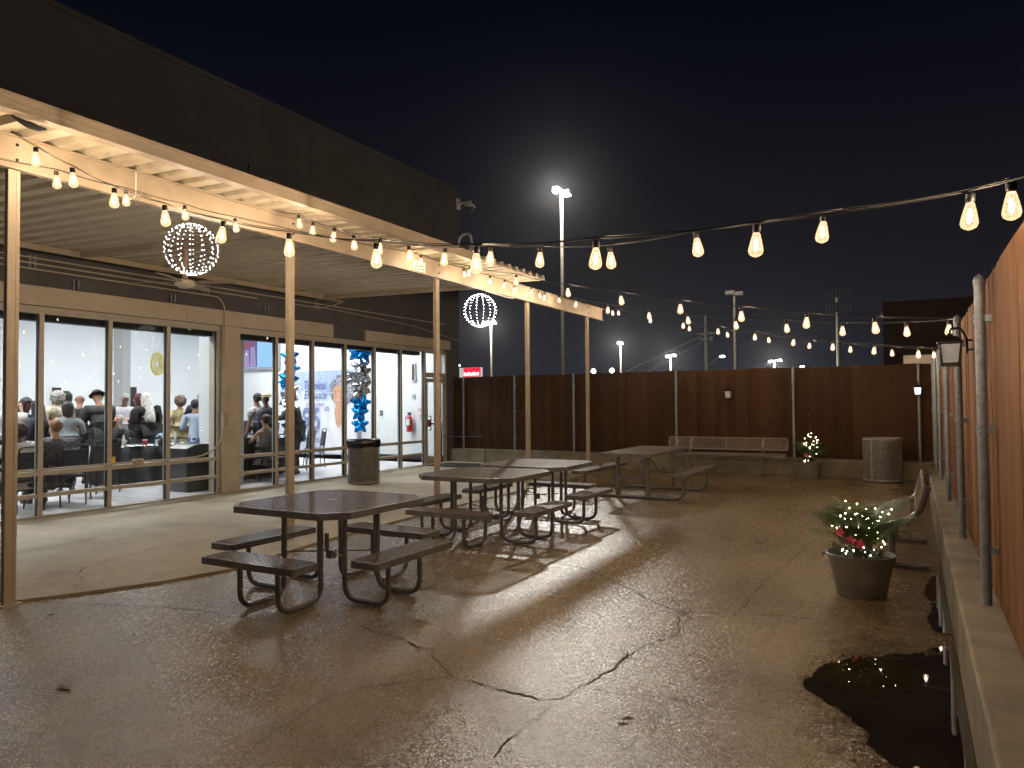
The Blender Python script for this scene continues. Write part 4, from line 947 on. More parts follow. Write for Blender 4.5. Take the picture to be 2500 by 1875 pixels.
# ================================================================== INSIDE THE HALL
FZ = .05
fx = [(-12.8, 2), (-12.8, 6.4), (-12.8, 10.8), (-12.6, 14.2), (-16.6, 2), (-16.6, 6.4), (-16.6, 10.8), (-16.4, 14.2)]
lab_f = ['nearest to the glass at the left end', 'nearest to the glass above the first table', 'nearest to the glass above the second table', 'above the banner', 'deep in the hall at the left end', 'deep in the hall above the crowd', 'deep in the hall above the column', 'in the far corner of the hall']
for k, (x, y) in enumerate(fx):
    t = thing('ceiling_light', 'white ceiling panel light '+lab_f[k], 'ceiling light', (x, y, 4.49), 0, 'ceiling panel lights inside the hall')
    MB().box(-.64, .64, -.64, .64, -.03, 0).build('frame', whitep, t)
    MB().box(-.6, .6, -.6, .6, -.036, -.031).build('diffuser', room_e, t)

# --- wall items
wi = 15.82
scr = thing('projection_screen', 'bright blue projector screen high on the hall wall', 'screen', (0, 0, 0))
MB().box(-19.3, -17.0, wi-.04, wi, 2.66, 3.95).build('screen_frame', mat('screen_border', (.25, .26, .3), .5), scr)
MB().box(-19.25, -17.05, wi-.05, wi-.042, 2.74, 3.9).build('screen_picture', emis('projected_blue', (.38, .68, 1), 1.1, False), scr)
ph = MB().box(-18.66, -17.96, wi-.056, wi-.052, 2.76, 3.9).build('photo_panel', emis('projected_photo', (.22, .2, .5), .8, False), scr)
q = MB()
for cx, cz, rx, rz_ in ((-18.45, 3.45, .1, .13), (-18.2, 3.5, .09, .12)): q.prism([(cx+rx*math.cos(a*.4), cz+rz_*math.sin(a*.4)) for a in range(16)], 0, .002)
q.v = [(x, wi-.060-z, y) for x, y, z in q.v]; q.build('faces', emis('projected_skin', (.5, .15, .2), .8, False), ph)
q = MB(); q.add([(-18.6, wi-.058, 2.77), (-18.3, wi-.058, 2.77), (-18.34, wi-.058, 3.3), (-18.5, wi-.058, 3.32)], [(0, 1, 2, 3)]); q.add([(-18.28, wi-.058, 2.77), (-18.0, wi-.058, 2.77), (-18.06, wi-.058, 3.4), (-18.25, wi-.058, 3.4)], [(0, 1, 2, 3)])
q.build('figures', emis('projected_gown', (.55, .45, .75), .8, False), ph)

def text(body, size, loc, mt, parent, name='lettering', shear=0, sx=1, ext=.001, rot=(math.pi/2, 0, 0), bold=0):
    c = bpy.data.curves.new('t', 'FONT'); c.body = body; c.size = size; c.extrude = ext; c.shear = shear; c.offset = bold; c.resolution_u = 3
    o = bpy.data.objects.new('t', c); COL.objects.link(o); dg = bpy.context.evaluated_depsgraph_get()
    me = bpy.data.meshes.new_from_object(o.evaluated_get(dg)); bpy.data.objects.remove(o)
    me.materials.clear(); me.materials.append(mt); t = bpy.data.objects.new(name, me); COL.objects.link(t); t.parent = parent; t.location = loc; t.rotation_euler = rot; t.scale = (sx, 1, 1); return t
bn = thing('birthday_banner', 'tall pale blue birthday banner with a woman in a white jacket', 'banner', (0, 0, 0))
by = 15.74
def banner_mat():
    M = bpy.data.materials.new('banner_cloth'); M.use_nodes = True; n = M.node_tree; b = n.nodes['Principled BSDF']; t = n.nodes.new('ShaderNodeTexCoord')
    s_ = n.nodes.new('ShaderNodeSeparateXYZ'); n.links.new(t.outputs['Object'], s_.inputs[0])
    vo = n.nodes.new('ShaderNodeTexVoronoi'); vo.inputs['Scale'].default_value = 26; n.links.new(t.outputs['Object'], vo.inputs['Vector'])
    nz = stain_noise(n, t.outputs['Object'], 2.2)
    m1 = n.nodes.new('ShaderNodeMapRange'); m1.inputs[1].default_value = 1.5; m1.inputs[2].default_value = 2.6; n.links.new(s_.outputs['Z'], m1.inputs[0])
    ad = n.nodes.new('ShaderNodeMath'); ad.operation = 'ADD'; n.links.new(m1.outputs[0], ad.inputs[0]); n.links.new(nz.outputs['Fac'], ad.inputs[1])
    c = ramp(n, ad.outputs[0], [(.35, (.68, .71, .80)), (.75, (.56, .62, .80)), (1.0, (.30, .38, .70))])
    sp2 = ramp(n, vo.outputs['Distance'], [(.0, (1, 1, 1)), (.18, (1, 1, 1)), (.3, (0, 0, 0))])
    ml = n.nodes.new('ShaderNodeMath'); ml.operation = 'MULTIPLY'; n.links.new(m1.outputs[0], ml.inputs[0]); n.links.new(sp2.outputs[0], ml.inputs[1])
    mx = n.nodes.new('ShaderNodeMix'); mx.data_type = 'RGBA'; n.links.new(ml.outputs[0], mx.inputs[0]); n.links.new(c.outputs[0], mx.inputs[6]); mx.inputs[7].default_value = (.85, .88, .95, 1)
    n.links.new(mx.outputs[2], b.inputs['Base Color']); b.inputs['Roughness'].default_value = .6; return M
q = MB(); NX = 60; vs = []
for i in range(NX+1):
    x = -16.9+3.1*i/NX; yy = by+.02*math.sin(i*.9)*.6+.008*math.sin(i*2.1)
    vs += [(x, yy, .09), (x, yy, 2.56)]
q.add(vs, [(2*i, 2*i+2, 2*i+3, 2*i+1) for i in range(NX)]); q.build('banner_cloth', banner_mat(), bn, smooth='all')
ink = mat('slate_ink', (.06, .08, .16), .6); gry = mat('silver_ink', (.16, .21, .38), .5)
ty = by-.035
text('Timeless', .36, (-15.93, ty, 2.02), ink, bn, shear=.35, sx=.72); text('Elegance', .36, (-15.9, ty, 1.73), ink, bn, shear=.35, sx=.72)
text('CELEBRATING', .12, (-15.83, ty, 1.52), ink, bn); text('95', .95, (-15.97, ty, .82), gry, bn, sx=.80, bold=.01); text('th', .22, (-15.08, ty, 1.38), ink, bn, shear=.4)
text('AND', .10, (-15.55, ty, .72), ink, bn); text('Fabulous', .30, (-15.95, ty, .44), ink, bn, shear=.35, sx=.75); text('TO', .14, (-15.6, ty, .27), ink, bn); text('Gaskill', .2, (-15.4, ty, .12), ink, bn, shear=.4)
def flat(name, pts, mt, dy, par):
    q = MB(); q.add([(x, ty-dy, z) for x, z in pts]+[(x, ty-dy+.004, z) for x, z in pts], [tuple(range(len(pts))), tuple(range(2*len(pts)-1, len(pts)-1, -1))]); return q.build(name, mt, par)
def ell(cx, cz, rx, rz_, n=24, j=0):
    return [(cx+(rx+j*math.sin(k*2.9))*math.cos(2*math.pi*k/n), cz+(rz_+j*math.cos(k*3.7))*math.sin(2*math.pi*k/n)) for k in range(n)]
pskin = mat('printed_skin', (.50, .27, .16), .6); phair = mat('printed_grey_hair', (.05, .05, .07), .6, 0, .5, 14, col2=(.40, .41, .46)); pjak = mat('printed_white_jacket', (.74, .74, .78), .6, 0, .1, 3)
por = flat('portrait_hair', ell(-14.40, 1.98, .46, .44, 40, .035), phair, .004, bn)
flat('portrait_jacket', [(-15.05, .12), (-13.85, .12), (-13.82, .9), (-13.95, 1.2), (-14.2, 1.38), (-14.55, 1.40), (-14.80, 1.26), (-14.98, .8)], pjak, .008, bn)
flat('portrait_neck', [(-14.66, 1.32), (-14.60, 1.0), (-14.50, .86), (-14.40, 1.0), (-14.33, 1.34), (-14.36, 1.62), (-14.60, 1.62)], pskin, .013, bn)
flat('portrait_face', ell(-14.50, 1.83, .21, .31), pskin, .018, bn)
flat('portrait_fringe', [(-14.74, 2.0), (-14.66, 2.2), (-14.4, 2.28), (-14.2, 2.15), (-14.22, 1.95), (-14.34, 2.1), (-14.55, 2.13)], phair, .022, bn)
dfm = mat('printed_dark', (.03, .02, .02), .6); lipm = mat('printed_lips', (.4, .06, .06), .6)
for x in (-14.60, -14.43): flat('portrait_eye', ell(x, 1.89, .032, .014, 10), dfm, .023, bn); flat('portrait_brow', ell(x, 1.945, .045, .008, 8), dfm, .023, bn)
flat('portrait_nose', ell(-14.53, 1.79, .022, .012, 8), mat('printed_shadow', (.28, .13, .08), .6), .023, bn)
flat('portrait_mouth', ell(-14.51, 1.68, .075, .032, 16), lipm, .023, bn); flat('portrait_teeth', ell(-14.51, 1.685, .058, .016, 12), whitep, .026, bn)

def wallthing(name, label, cat, build):
    r = thing(name, label, cat, (0, 0, 0)); build(r); return r
def _ext(r):
    MB().lathe([(0, .0), (.075, 0), (.085, .02), (.085, .34), (.06, .41), (.025, .43), (.025, .46), (0, .46)], (-11.97, 15.72, .80), 18).build('cylinder', red_m, r, smooth=True)
    MB().box(-12.0, -11.94, 15.69, 15.75, 1.25, 1.31).box(-12.03, -11.90, 15.70, 15.73, 1.30, 1.33).tube(fillet([(-12.0, 15.72, 1.27), (-12.1, 15.72, 1.2), (-12.09, 15.72, .95)], .05), .012, 6).build('valve_hose', black_pl, r, smooth=True)
    MB().box(-12.02, -11.90, 15.625, 15.632, .98, 1.14).build('label_plate', mat('pale_green_label', (.5, .75, .68), .5), r)
wallthing('fire_extinguisher', 'red fire extinguisher hanging on the white hall wall', 'fire extinguisher', _ext)
wallthing('wall_sign', 'narrow vertical sign high on the white wall above the fire extinguisher', 'sign', lambda r: (MB().box(-11.97, -11.83, 15.80, 15.845, 2.18, 2.68).build('sign_plate', whitep, r), MB().box(-11.945, -11.855, 15.79, 15.799, 2.21, 2.65).build('sign_strip', mat('sign_dark_ink', (.08, .05, .05), .6), r)))
wallthing('alarm_box', 'small pink and white alarm box beside the door', 'alarm box', lambda r: (MB().box(-11.74, -11.6, 15.78, 15.845, 1.22, 1.44).build('alarm_body', mat('pale_pink', (.6, .42, .42), .5), r), MB().box(-11.71, -11.64, 15.77, 15.779, 1.25, 1.35).build('pull_handle', whitep, r)))
wallthing('switch_plate', 'white switch plate on the wall above the extinguisher', 'switch plate', lambda r: (MB().box(-11.96, -11.85, 15.83, 15.848, 1.70, 1.82).build('plate', grey_w, r), MB().box(-11.935, -11.925, 15.82, 15.829, 1.74, 1.78).box(-11.885, -11.875, 15.82, 15.829, 1.74, 1.78).build('switch', black_pl, r)))
wallthing('wall_socket', 'black double wall socket right of the balloons', 'wall socket', lambda r: (MB().box(-13.10, -13.00, 15.83, 15.848, 1.24, 1.38).build('plate', black_pl, r), MB().box(-13.09, -13.06, 15.82, 15.829, 1.27, 1.35).box(-13.04, -13.01, 15.82, 15.829, 1.27, 1.35).build('outlet', grey_w, r)))
for lb, y, z0, z1 in (('black column speaker on the hall wall above the crowd at left', 10.79, 1.6, 2.07), ('black column speaker on the hall wall right of the grey column', 12.93, 1.45, 2.12)):
    t = thing('column_speaker', lb, 'speaker', (-19.93, y, 0), 0, 'column speakers on the hall wall'); MB().box(-.06, .06, -.085, .085, z0, z1).build('cabinet', black_pl, t); MB().box(.061, .068, -.07, .07, z0+.02, z1-.02).build('grille', black_cloth, t)
# yellow paper flower
yf = thing('paper_flower', 'bright yellow paper flower ornament hanging inside the glass', 'ornament', (-10.78, 7.41, 2.24))
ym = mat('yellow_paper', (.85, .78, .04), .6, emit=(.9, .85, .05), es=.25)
q = MB()
for k in range(18):
    a = 2*math.pi*k/18
    for r1, r2 in ((.035, .10), (.108, .185)):
        a2 = a+(.17 if r2 > .15 else 0); p = Vector((0, math.cos(a2)*.7, math.sin(a2))); s_ = Vector((0, -math.sin(a2)*.7, math.cos(a2)))
        q.add([p*r1-s_*r1*.10+Vector((0, 0, 0)), p*r1+s_*r1*.10, p*r2+s_*r2*.15+Vector((.01, 0, 0)), p*(r2+.012)+Vector((.012, 0, 0)), p*r2-s_*r2*.15+Vector((.01, 0, 0))], [(0, 1, 2, 3, 4)])
q.build('petals', ym, yf); MB().tube([(0, 0, .18), (0, 0, .5)], .0015, 4).build('thread', whitep, yf)

# --- chairs, tables
def make_chair():
    t = thing('banquet_chair', 'x', 'chair', (0, 0, 0), 0, 'black banquet chairs inside the hall')   # faces -x : backrest on +x side
    MB().prism(rrect(-.21, .20, -.20, .20, .06), .43, .475).build('seat', black_pl, t)
    for sy in (-1, 1):
        MB().tube([(.20, sy*.19, 0), (.17, sy*.19, .44), (.23, sy*.19, .85)], .012, 8).build('back_leg', black_metal, t, smooth=True)
        MB().tube([(-.24, sy*.18, 0), (-.17, sy*.18, .44)], .012, 8).build('front_leg', black_metal, t, smooth=True)
    MB().tube(fillet([(.22, -.19, .80), (.245, -.19, .93), (.245, .19, .93), (.22, .19, .80)], .09, 6), .012, 8).build('back_frame', black_metal, t, smooth=True)
    MB().bar((.185, 0, .52), (.235, 0, .86), .35, .025, (1, 0, 0)).build('backrest', black_cloth, t)
    return t
ch0 = make_chair(); first = True
def chair(x, y, rz, label):
    global first
    if first: ch0.location = (x, y, FZ); ch0.rotation_euler = (0, 0, rz); ch0['label'] = label; first = False; return
    dup(ch0, (x, y, FZ), rz, label)
chair(-11.25, 5.62, .1, 'black chair under the seated woman in white by the first post')
chair(-11.32, 6.28, .0, 'black chair under the woman in the sequinned dress')
chair(-11.9, 6.98, .3, 'empty black chair beside the red-brown haired woman')
chair(-12.40, 7.52, -.2, 'empty black chair drawn up to the left side of the near round table')
chair(-12.35, 9.50, .3, 'black chair at the right of the near round table, behind the waste bin')
chair(-11.75, 9.9, .2, 'black chair between the waste bin and the second table')
chair(-11.12, 10.22, .1, 'black chair under the woman in the sleeveless grey top')
chair(-11.95, 11.75, 1.2, 'black chair in front of the birthday lettering, behind the second post')
chair(-12.5, 12.7, 1.0, 'black chair turned sideways in front of the banner')
def round_table(x, y, r, lab1):
    t = thing('round_table', lab1, 'table', (x, y, FZ), 0, 'round tables inside the hall')
    MB().lathe([(0, .70), (r, .70), (r, .73), (0, .73)], n=36).build('tabletop', black_pl, t)
    MB().tube([(0, 0, 0), (0, 0, .70)], .05, 10).build('pedestal', black_metal, t)
    q = MB(); n = 72; vs = []
    for j, (rr, z, am) in enumerate([(0, .737, 0), (r*.98, .737, 0), (r+.012, .728, .004), (r+.02, .55, .03), (r+.03, .28, .06), (r+.04, .06, .09)]):
        for k in range(n): a = 2*math.pi*k/n; w_ = am*math.sin(k*math.pi*2*14/n+.6*math.sin(k*.7)); vs.append(((rr+w_)*math.cos(a), (rr+w_)*math.sin(a), z))
    q.add(vs, [(j*n+k, j*n+(k+1) % n, (j+1)*n+(k+1) % n, (j+1)*n+k) for j in range(5) for k in range(n)])
    q.M = Matrix.Identity(4); o = q.build('tablecloth', black_cloth, None, smooth='all', label='black cloth draped over the '+lab1.split(' table')[0].replace('round ', 'round ')+' table', cat='tablecloth', group='black tablecloths'); o.location = (x, y, FZ)
    return t
round_table(-13.35, 8.75, .76, 'near round table crowded with drinks behind the glass')
round_table(-12.35, 10.75, .70, 'second round table behind the wide pier')
TZ = FZ+.739
clear = mat('clear_plastic', (.55, .62, .68), .1, 0, .3, 20, spec=.8); cupred = mat('red_cup', (.30, .02, .015), .4); blu = mat('hydrangea_blue', (.35, .55, .68), .6, 0, .4, 40)
def bottle(x, y, lab, s=1):
    t = thing('water_bottle', lab, 'bottle', (x, y, TZ), 0, 'water bottles on the hall tables')
    MB().lathe([(0, 0), (.032*s, 0), (.034*s, .02), (.032*s, .12*s), (.034*s, .14*s), (.014*s, .19*s), (.013*s, .20*s), (0, .2*s)], n=14).build('bottle_body', clear, t, smooth=True); MB().lathe([(0, .2*s), (.015*s, .2*s), (.015*s, .22*s), (0, .22*s)], n=10).build('cap', whitep, t)
bottle(-12.85, 9.25, 'clear water bottle at the right of the near round table', 1.1); bottle(-12.95, 8.23, 'clear water bottle left of the red cup'); bottle(-12.05, 10.45, 'clear water bottle on the second round table', 1.1)
q = MB().lathe([(0, 0), (.03, 0), (.043, .12), (.045, .125), (.04, .12), (.028, .01), (0, .01)], n=18); o = q.build('paper_cup', cupred, smooth=True, label='dark red paper cup near the left of the round table', cat='cup'); o.location = (-12.74, 8.52, TZ)
MB().lathe([(.045, .118), (.048, .122), (.046, .128), (.0, .130)], n=18).build('cup_lid', whitep, o)
for k, (x, y, lb) in enumerate([(-12.72, 8.75, 'drinking glass right of the red cup'), (-12.75, 9.05, 'drinking glass right of the blue flowers'), (-12.98, 9.1, 'second glass behind the blue flowers'), (-12.1, 10.62, 'drinking glass on the second round table')]):
    o = MB().lathe([(0, 0), (.03, 0), (.038, .12), (.036, .12), (.028, .008), (0, .008)], n=16).build('drinking_glass', clear, smooth=True, label=lb, cat='glass', group='glasses on the hall tables'); o.location = (x, y, TZ)
for k, (x, y, s_, lb) in enumerate([(-12.78, 8.35, .13, 'crumpled white napkin at the left of the near table'), (-12.72, 8.62, .09, 'small white napkin beside the red cup'), (-12.72, 8.98, .11, 'white napkin below the blue flowers'), (-12.9, 9.35, .11, 'white napkin at the right of the near table'), (-12.05, 10.25, .13, 'crumpled white napkin at the left of the second table'), (-12.0, 10.85, .12, 'white paper plate of leftovers on the second table'), (-12.78, 7.95, .12, 'folded white napkin at the far left edge of the near table')]):
    q = MB(); n = 9; vs = []
    for i in range(n):
        for j in range(n): vs.append(((i/(n-1)-.5)*2*s_*(1+.2*mnoise.noise(Vector((i, j, k)))), (j/(n-1)-.5)*2*s_, .012+.05*abs(mnoise.noise(Vector((i*.7, j*.7, k*3.1))))))
    q.add(vs, [(i*n+j, i*n+j+1, (i+1)*n+j+1, (i+1)*n+j) for i in range(n-1) for j in range(n-1)]); o = q.build('napkin', whitep, smooth='all', label=lb, cat='napkin', group='napkins on the hall tables'); o.location = (x, y, TZ)
cp_ = thing('centrepiece', 'round dark vase of pale blue flowers on the near table', 'flower vase', (-12.78, 8.88, TZ))
MB().lathe([(0, 0), (.06, .0), (.085, .06), (.07, .12), (.05, .14), (0, .14)], n=20).build('vase', black_pl, cp_, smooth=True)
q = MB()
for k in range(60):
    a = rnd.uniform(0, 6.28); t = rnd.uniform(0, 1.4); q.ball((.085*math.sin(t)*math.cos(a), .085*math.sin(t)*math.sin(a), .16+.065*math.cos(t)), .016, 5, 4)
q.build('flowers', blu, cp_)
# big waste bin
wb = thing('waste_bin', 'large black lidded waste bin standing inside the glass', 'waste bin', (-11.22, 8.42, FZ), .0)
MB().prism(rrect(-.24, .24, -.30, .30, .04), 0, .72).build('bin_body', black_pl, wb); 
q = MB(); vs = []; n = 9
for x in (-.27, .27):
    for k in range(n): y = -.34+.68*k/(n-1); vs.append((x, y, .76+.07*math.sin(math.pi*k/(n-1))))
    vs += [(x, .34, .72), (x, -.34, .72)]
m2 = n+2; q.add(vs, [(k, k+1, m2+k+1, m2+k) for k in range(m2-1)]+[tuple(range(m2-1, -1, -1)), tuple(range(m2, 2*m2)), (m2-1, 0, m2, 2*m2-1)]); q.build('lid', black_pl, wb)
# speaker cabinet at wall near the screen
pa = thing('floor_speaker', 'black floor speaker standing below the projector screen', 'speaker', (-17.4, 14.9, FZ)); MB().prism([(-.45, -.25), (.35, -.25), (.2, .25), (-.3, .25)], 0, 1.05).build('cabinet', black_pl, pa); MB().box(-.42, .30, -.262, -.252, .05, 1.0).build('grille', black_cloth, pa)

# --- balloons
def foil(name, col, rg=.18): return mat(name, col, rg, 1, .25, 5, .5, 14)
fb, fs_ = foil('blue_foil', (.01, .22, .62)), foil('silver_foil', (.75, .76, .80), .1)
def star_mesh(mt, seed, s=.24):
    rn = random.Random(seed); q = MB(); ring = []
    for k in range(30):
        a = 2*math.pi*k/30; t = (k % 6)/6; t = t if t <= .5 else 1-t; rr = s*(1-.95*t*.98); rr = s*(.52+.48*(1-2*t)**1.3)
        ring.append((rr*math.sin(a), 0, rr*math.cos(a)))
    vs = list(ring); 
    for sg in (-1, 1):
        for f_, d in ((.8, .035), (.45, .075), (0.0, .09)):
            for k, (x, y, z) in enumerate(ring): vs.append((x*f_+rn.uniform(-.004, .004), sg*(d+rn.uniform(-.01, .01)*(f_ > 0)), z*f_+rn.uniform(-.004, .004)))
    fs2 = []
    for h in (0, 1):
        lay = [0, 1+3*h, 2+3*h, 3+3*h]
        for a, b in zip(lay, lay[1:]):
            for k in range(30): fs2.append((a*30+k, a*30+(k+1) % 30, b*30+(k+1) % 30, b*30+k))
    q.add(vs, fs2); return q.mesh('balloon', mt, 'all')
SB = [star_mesh(fb, 1), star_mesh(fb, 2)]; SS = [star_mesh(fs_, 3), star_mesh(fs_, 4)]
def column(x, y, spec, label):
    root = thing('balloon_column', label, 'balloon bouquet', (x, y, FZ), 0, 'star balloon columns in the hall')
    MB().tube([(0, 0, 0), (0, 0, 2.6)], .008, 6).lathe([(0, 0), (.09, 0), (.07, .06), (0, .08)], n=12).build('weight_pole', fs_, root, smooth=True)
    for k, (dx, dy, z, c, s_) in enumerate(spec):
        o = bpy.data.objects.new('balloon', (SB if c == 'b' else SS)[k % 2]); COL.objects.link(o); o.parent = root; o.location = (dx, dy, z); o.rotation_euler = (rnd.uniform(-.35, .35), rnd.uniform(-.4, .4), math.pi*.25+rnd.uniform(-.6, .6)); o.scale = (s_,)*3
spec = [(-.02, 0, 1.02, 'b', .95), (0, -.04, 1.32, 'b', 1), (-.1, .03, 1.58, 'b', 1), (.08, -.02, 1.55, 'b', .9), (.02, -.08, 1.78, 's', .95), (.05, .0, 1.95, 's', 1.1), (-.16, -.06, 2.15, 's', 1), (.1, -.06, 2.22, 's', 1.1), (0, 0, 2.42, 's', 1.05), (-.12, 0, 2.74, 'b', 1.1), (.14, -.04, 2.72, 'b', 1.05)]
column(-11.41, 13.1, spec, 'column of blue and silver star balloons in front of the banner edge')
spec2 = [(0, 0, .95, 's', 1), (-.05, 0, 1.2, 'b', .9), (.05, -.05, 1.42, 's', 1.05), (-.06, 0, 1.65, 's', 1.1), (.06, 0, 1.85, 's', 1), (0, -.05, 2.12, 'b', 1.1), (-.2, .05, 2.05, 'b', .8), (.05, 0, 2.4, 'b', 1.0), (0, 0, 2.68, 'b', 1.0)]
column(-13.1, 12.5, spec2, 'column of blue and silver star balloons behind the second cream post')

# ================================================================== PEOPLE
def clamp(a, b, c): return max(b, min(c, a))
def skin_obj(nodes, name, mt, parent, sub=1, extra=None):
    """nodes: dict name->(parent, Vector, (rx,ry)) ; grows one continuous surface"""
    names = list(nodes); idx = {n: i for i, n in enumerate(names)}
    me = bpy.data.meshes.new(name); me.from_pydata([nodes[n][1] for n in names], [(idx[nodes[n][0]], idx[n]) for n in names if nodes[n][0]], [])
    o = bpy.data.objects.new(name, me); COL.objects.link(o)
    sk = o.modifiers.new('skin', 'SKIN'); sk.use_smooth_shade = True
    lay = me.skin_vertices[0] if len(me.skin_vertices) else None
    if lay is None:
        bm = bmesh.new(); bm.from_mesh(me); bm.verts.layers.skin.verify(); bm.to_mesh(me); bm.free(); lay = me.skin_vertices[0]
    for n in names: lay.data[idx[n]].radius = nodes[n][2]; lay.data[idx[n]].use_root = nodes[n][0] is None
    sb_ = o.modifiers.new('sub', 'SUBSURF'); sb_.levels = sub; sb_.render_levels = sub
    dg = bpy.context.evaluated_depsgraph_get(); m2 = bpy.data.meshes.new_from_object(o.evaluated_get(dg)); bpy.data.objects.remove(o); bpy.data.meshes.remove(me)
    if extra:
        bm = bmesh.new(); bm.from_mesh(m2); base = extra
        vs = [bm.verts.new(v) for v in base.v]
        for f in base.f:
            try: bm.faces.new([vs[i] for i in f])
            except ValueError: pass
        bm.to_mesh(m2); bm.free()
    m2.materials.clear(); m2.materials.append(mt); m2.polygons.foreach_set('use_smooth', [True]*len(m2.polygons))
    o = bpy.data.objects.new(name, m2); COL.objects.link(o); o.parent = parent; return o
PC = {}
def cloth(name, col, **k): return mat('cloth_'+name, col, .85, 0, k.pop('var', .25), k.pop('ns', 25), .3, 60, **k)
SKD, SKM, SKL = mat('skin_dark', (.11, .05, .03), .5), mat('skin_brown', (.26, .13, .075), .5), mat('skin_light', (.48, .27, .18), .5)
def person(x, y, face, label, h=1.7, seated=False, skin=SKM, top=None, bottom=None, hair=None, style='short', w=1.0, lean=0, hl=0, hy=0, armL='down', armR='down', sleeve=1, jacket=False, hat=None, glasses=False, skirt=False, group='party guests inside the hall', z=FZ):
    root = thing('person', label, 'person', (x, y, z), face, group); s = h/1.73     # faces local +x
    hz = .50 if seated else .93; V = Vector
    def tl(p):  # lean about pelvis
        q = p-V((0, 0, hz)); c, sn = math.cos(lean), math.sin(lean); return V((q.x*c+q.z*sn, q.y, -q.x*sn+q.z*c))+V((0, 0, hz))
    N = {}
    def nd(n, p, co, r): N[n] = (p, V(co)*s, (r[0]*s, r[1]*s))
    nd('pelvis', None, (0, 0, hz), (.105*w, .13*w)); nd('waist', 'pelvis', tl(V((0, 0, hz+.17))), (.085*w, .11*w)); nd('chest', 'waist', tl(V((.0, 0, hz+.37))), (.09*w, .12*w))
    nd('shoulders', 'chest', tl(V((-.01, 0, hz+.47))), (.062, .08)); nd('neck', 'shoulders', tl(V((0, 0, hz+.56))), (.052, .052))
    hb = tl(V((.01, 0, hz+.60))); cl_, sl_ = math.cos(lean+hl), math.sin(lean+hl)
    def hd(px, py, pz):
        cx, sx = math.cos(hy), math.sin(hy); X = px*cx-py*sx; Y = px*sx+py*cx
        return hb+V((X*cl_+pz*sl_, Y, -X*sl_+pz*cl_))
    nd('jaw', 'neck', hd(.025, 0, .035), (.060, .056)); nd('cheek', 'jaw', hd(.018, 0, .09), (.082, .070)); nd('brow', 'cheek', hd(.008, 0, .145), (.088, .074)); nd('crown', 'brow', hd(.0, 0, .195), (.060, .055))
    W_ = .165*w
    def arm(sd, mode):
        sg = 1 if sd == 'L' else -1; sh = tl(V((0, sg*(W_+.01), hz+.475))); k = 'a'+sd
        f = 1
        if mode == 'down': e = sh+V((-.02, sg*.05, -.27)); wr = e+V((.06, sg*.01, -.24)); hn = wr+V((.02, 0, -.06))
        elif mode == 'bent': e = sh+V((-.02, sg*.07, -.26)); wr = e+V((.21, -sg*.05, .06)); hn = wr+V((.06, -sg*.01, .02))
        elif mode == 'fwd': e = sh+V((.16, sg*.07, -.2)); wr = e+V((.22, -sg*.04, .05)); hn = wr+V((.07, 0, .0))
        elif mode == 'up': e = sh+V((.20, sg*.05, -.03)); wr = e+V((.17, -sg*.03, .17)); hn = wr+V((.04, 0, .05))
        elif mode == 'hip': e = sh+V((-.06, sg*.17, -.22)); wr = e+V((.12, -sg*.10, -.14)); hn = wr+V((.03, -sg*.05, -.02))
        nd(k+'s', 'shoulders', sh, (.046, .046)); nd(k+'e', k+'s', e, (.042, .042)); nd(k+'w', k+'e', wr, (.027, .030)); 
        dv = (hn-wr).normalized(); sdv = V((0, sg, 0)); sdv = (sdv-dv*sdv.dot(dv)).normalized(); cv = dv.cross(sdv)
        nd(k+'h', k+'w', wr+dv*.055, (.014, .036))
        for i in range(4):
            b0 = wr+dv*.085+sdv*(.027-.018*i); L = (.068, .076, .070, .056)[i]
            nd(f'{k}f{i}', k+'h', b0, (.0085, .0085)); nd(f'{k}g{i}', f'{k}f{i}', b0+dv*L*.5+cv*.004, (.0078, .0078)); nd(f'{k}t{i}', f'{k}g{i}', b0+dv*L*.85+cv*(.02+.004*i), (.007, .007))
        tb = wr+dv*.03+sdv*.033; nd(k+'u', k+'w', tb, (.011, .011)); nd(k+'v', k+'u', tb+dv*.035+sdv*.022, (.009, .009))
        return sh, e, wr
    aL = arm('L', armL); aR = arm('R', armR); legs = {}
    for sd, sg in (('L', 1), ('R', -1)):
        k = 'l'+sd; hp = V((0, sg*.09*w, hz-.03))
        if seated: kn = V((.42, sg*.12, hz-.01)); an_ = V((.44, sg*.12, .08)); to = V((.58, sg*.13, .03))
        else: kn = V((.03, sg*.10, .50)); an_ = V((0, sg*.10, .08)); to = V((.15, sg*.12, .03))
        nd(k+'h', 'pelvis', hp, (.09*w, .09*w)); nd(k+'k', k+'h', kn, (.060, .060)); nd(k+'c', k+'k', kn.lerp(an_, .35), (.056, .056)); nd(k+'a', k+'c', an_, (.038, .038)); nd(k+'t', k+'a', to, (.030, .038)); legs[sd] = (hp, kn, an_)
    ex = MB()   # nose and ears
    n0, n1 = hd(.095, 0, .125)*s, hd(.122, 0, .078)*s; ex.tube([n0, n1, hd(.092, 0, .066)*s], [.007*s, .014*s, .008*s], 8)
    for sg in (-1, 1): e_ = hd(-.005, sg*.078, .105)*s; ex.ball(e_, .027*s, 8, 6, (.8, .35, 1.2))
    skin_obj(N, 'body', skin, root, 1, ex)
    fc = MB()
    for sg in (-1, 1): fc.ball(hd(.083, sg*.033, .122)*s, .009*s, 6, 5, (.6, 1.4, .8)); fc.ball(hd(.088, sg*.034, .143)*s, .008*s, 6, 4, (.5, 2.2, .5))
    fc.ball(hd(.090, 0, .040)*s, .010*s, 8, 5, (.5, 2.4, .6)); fc.build('eyes_and_mouth', dfm, root, smooth='all')
    # top
    T = {}
    def td(n, p, src, add, mulr=1): T[n] = (p, N[src][1], tuple((a+add*s)*mulr for a in N[src][2]))
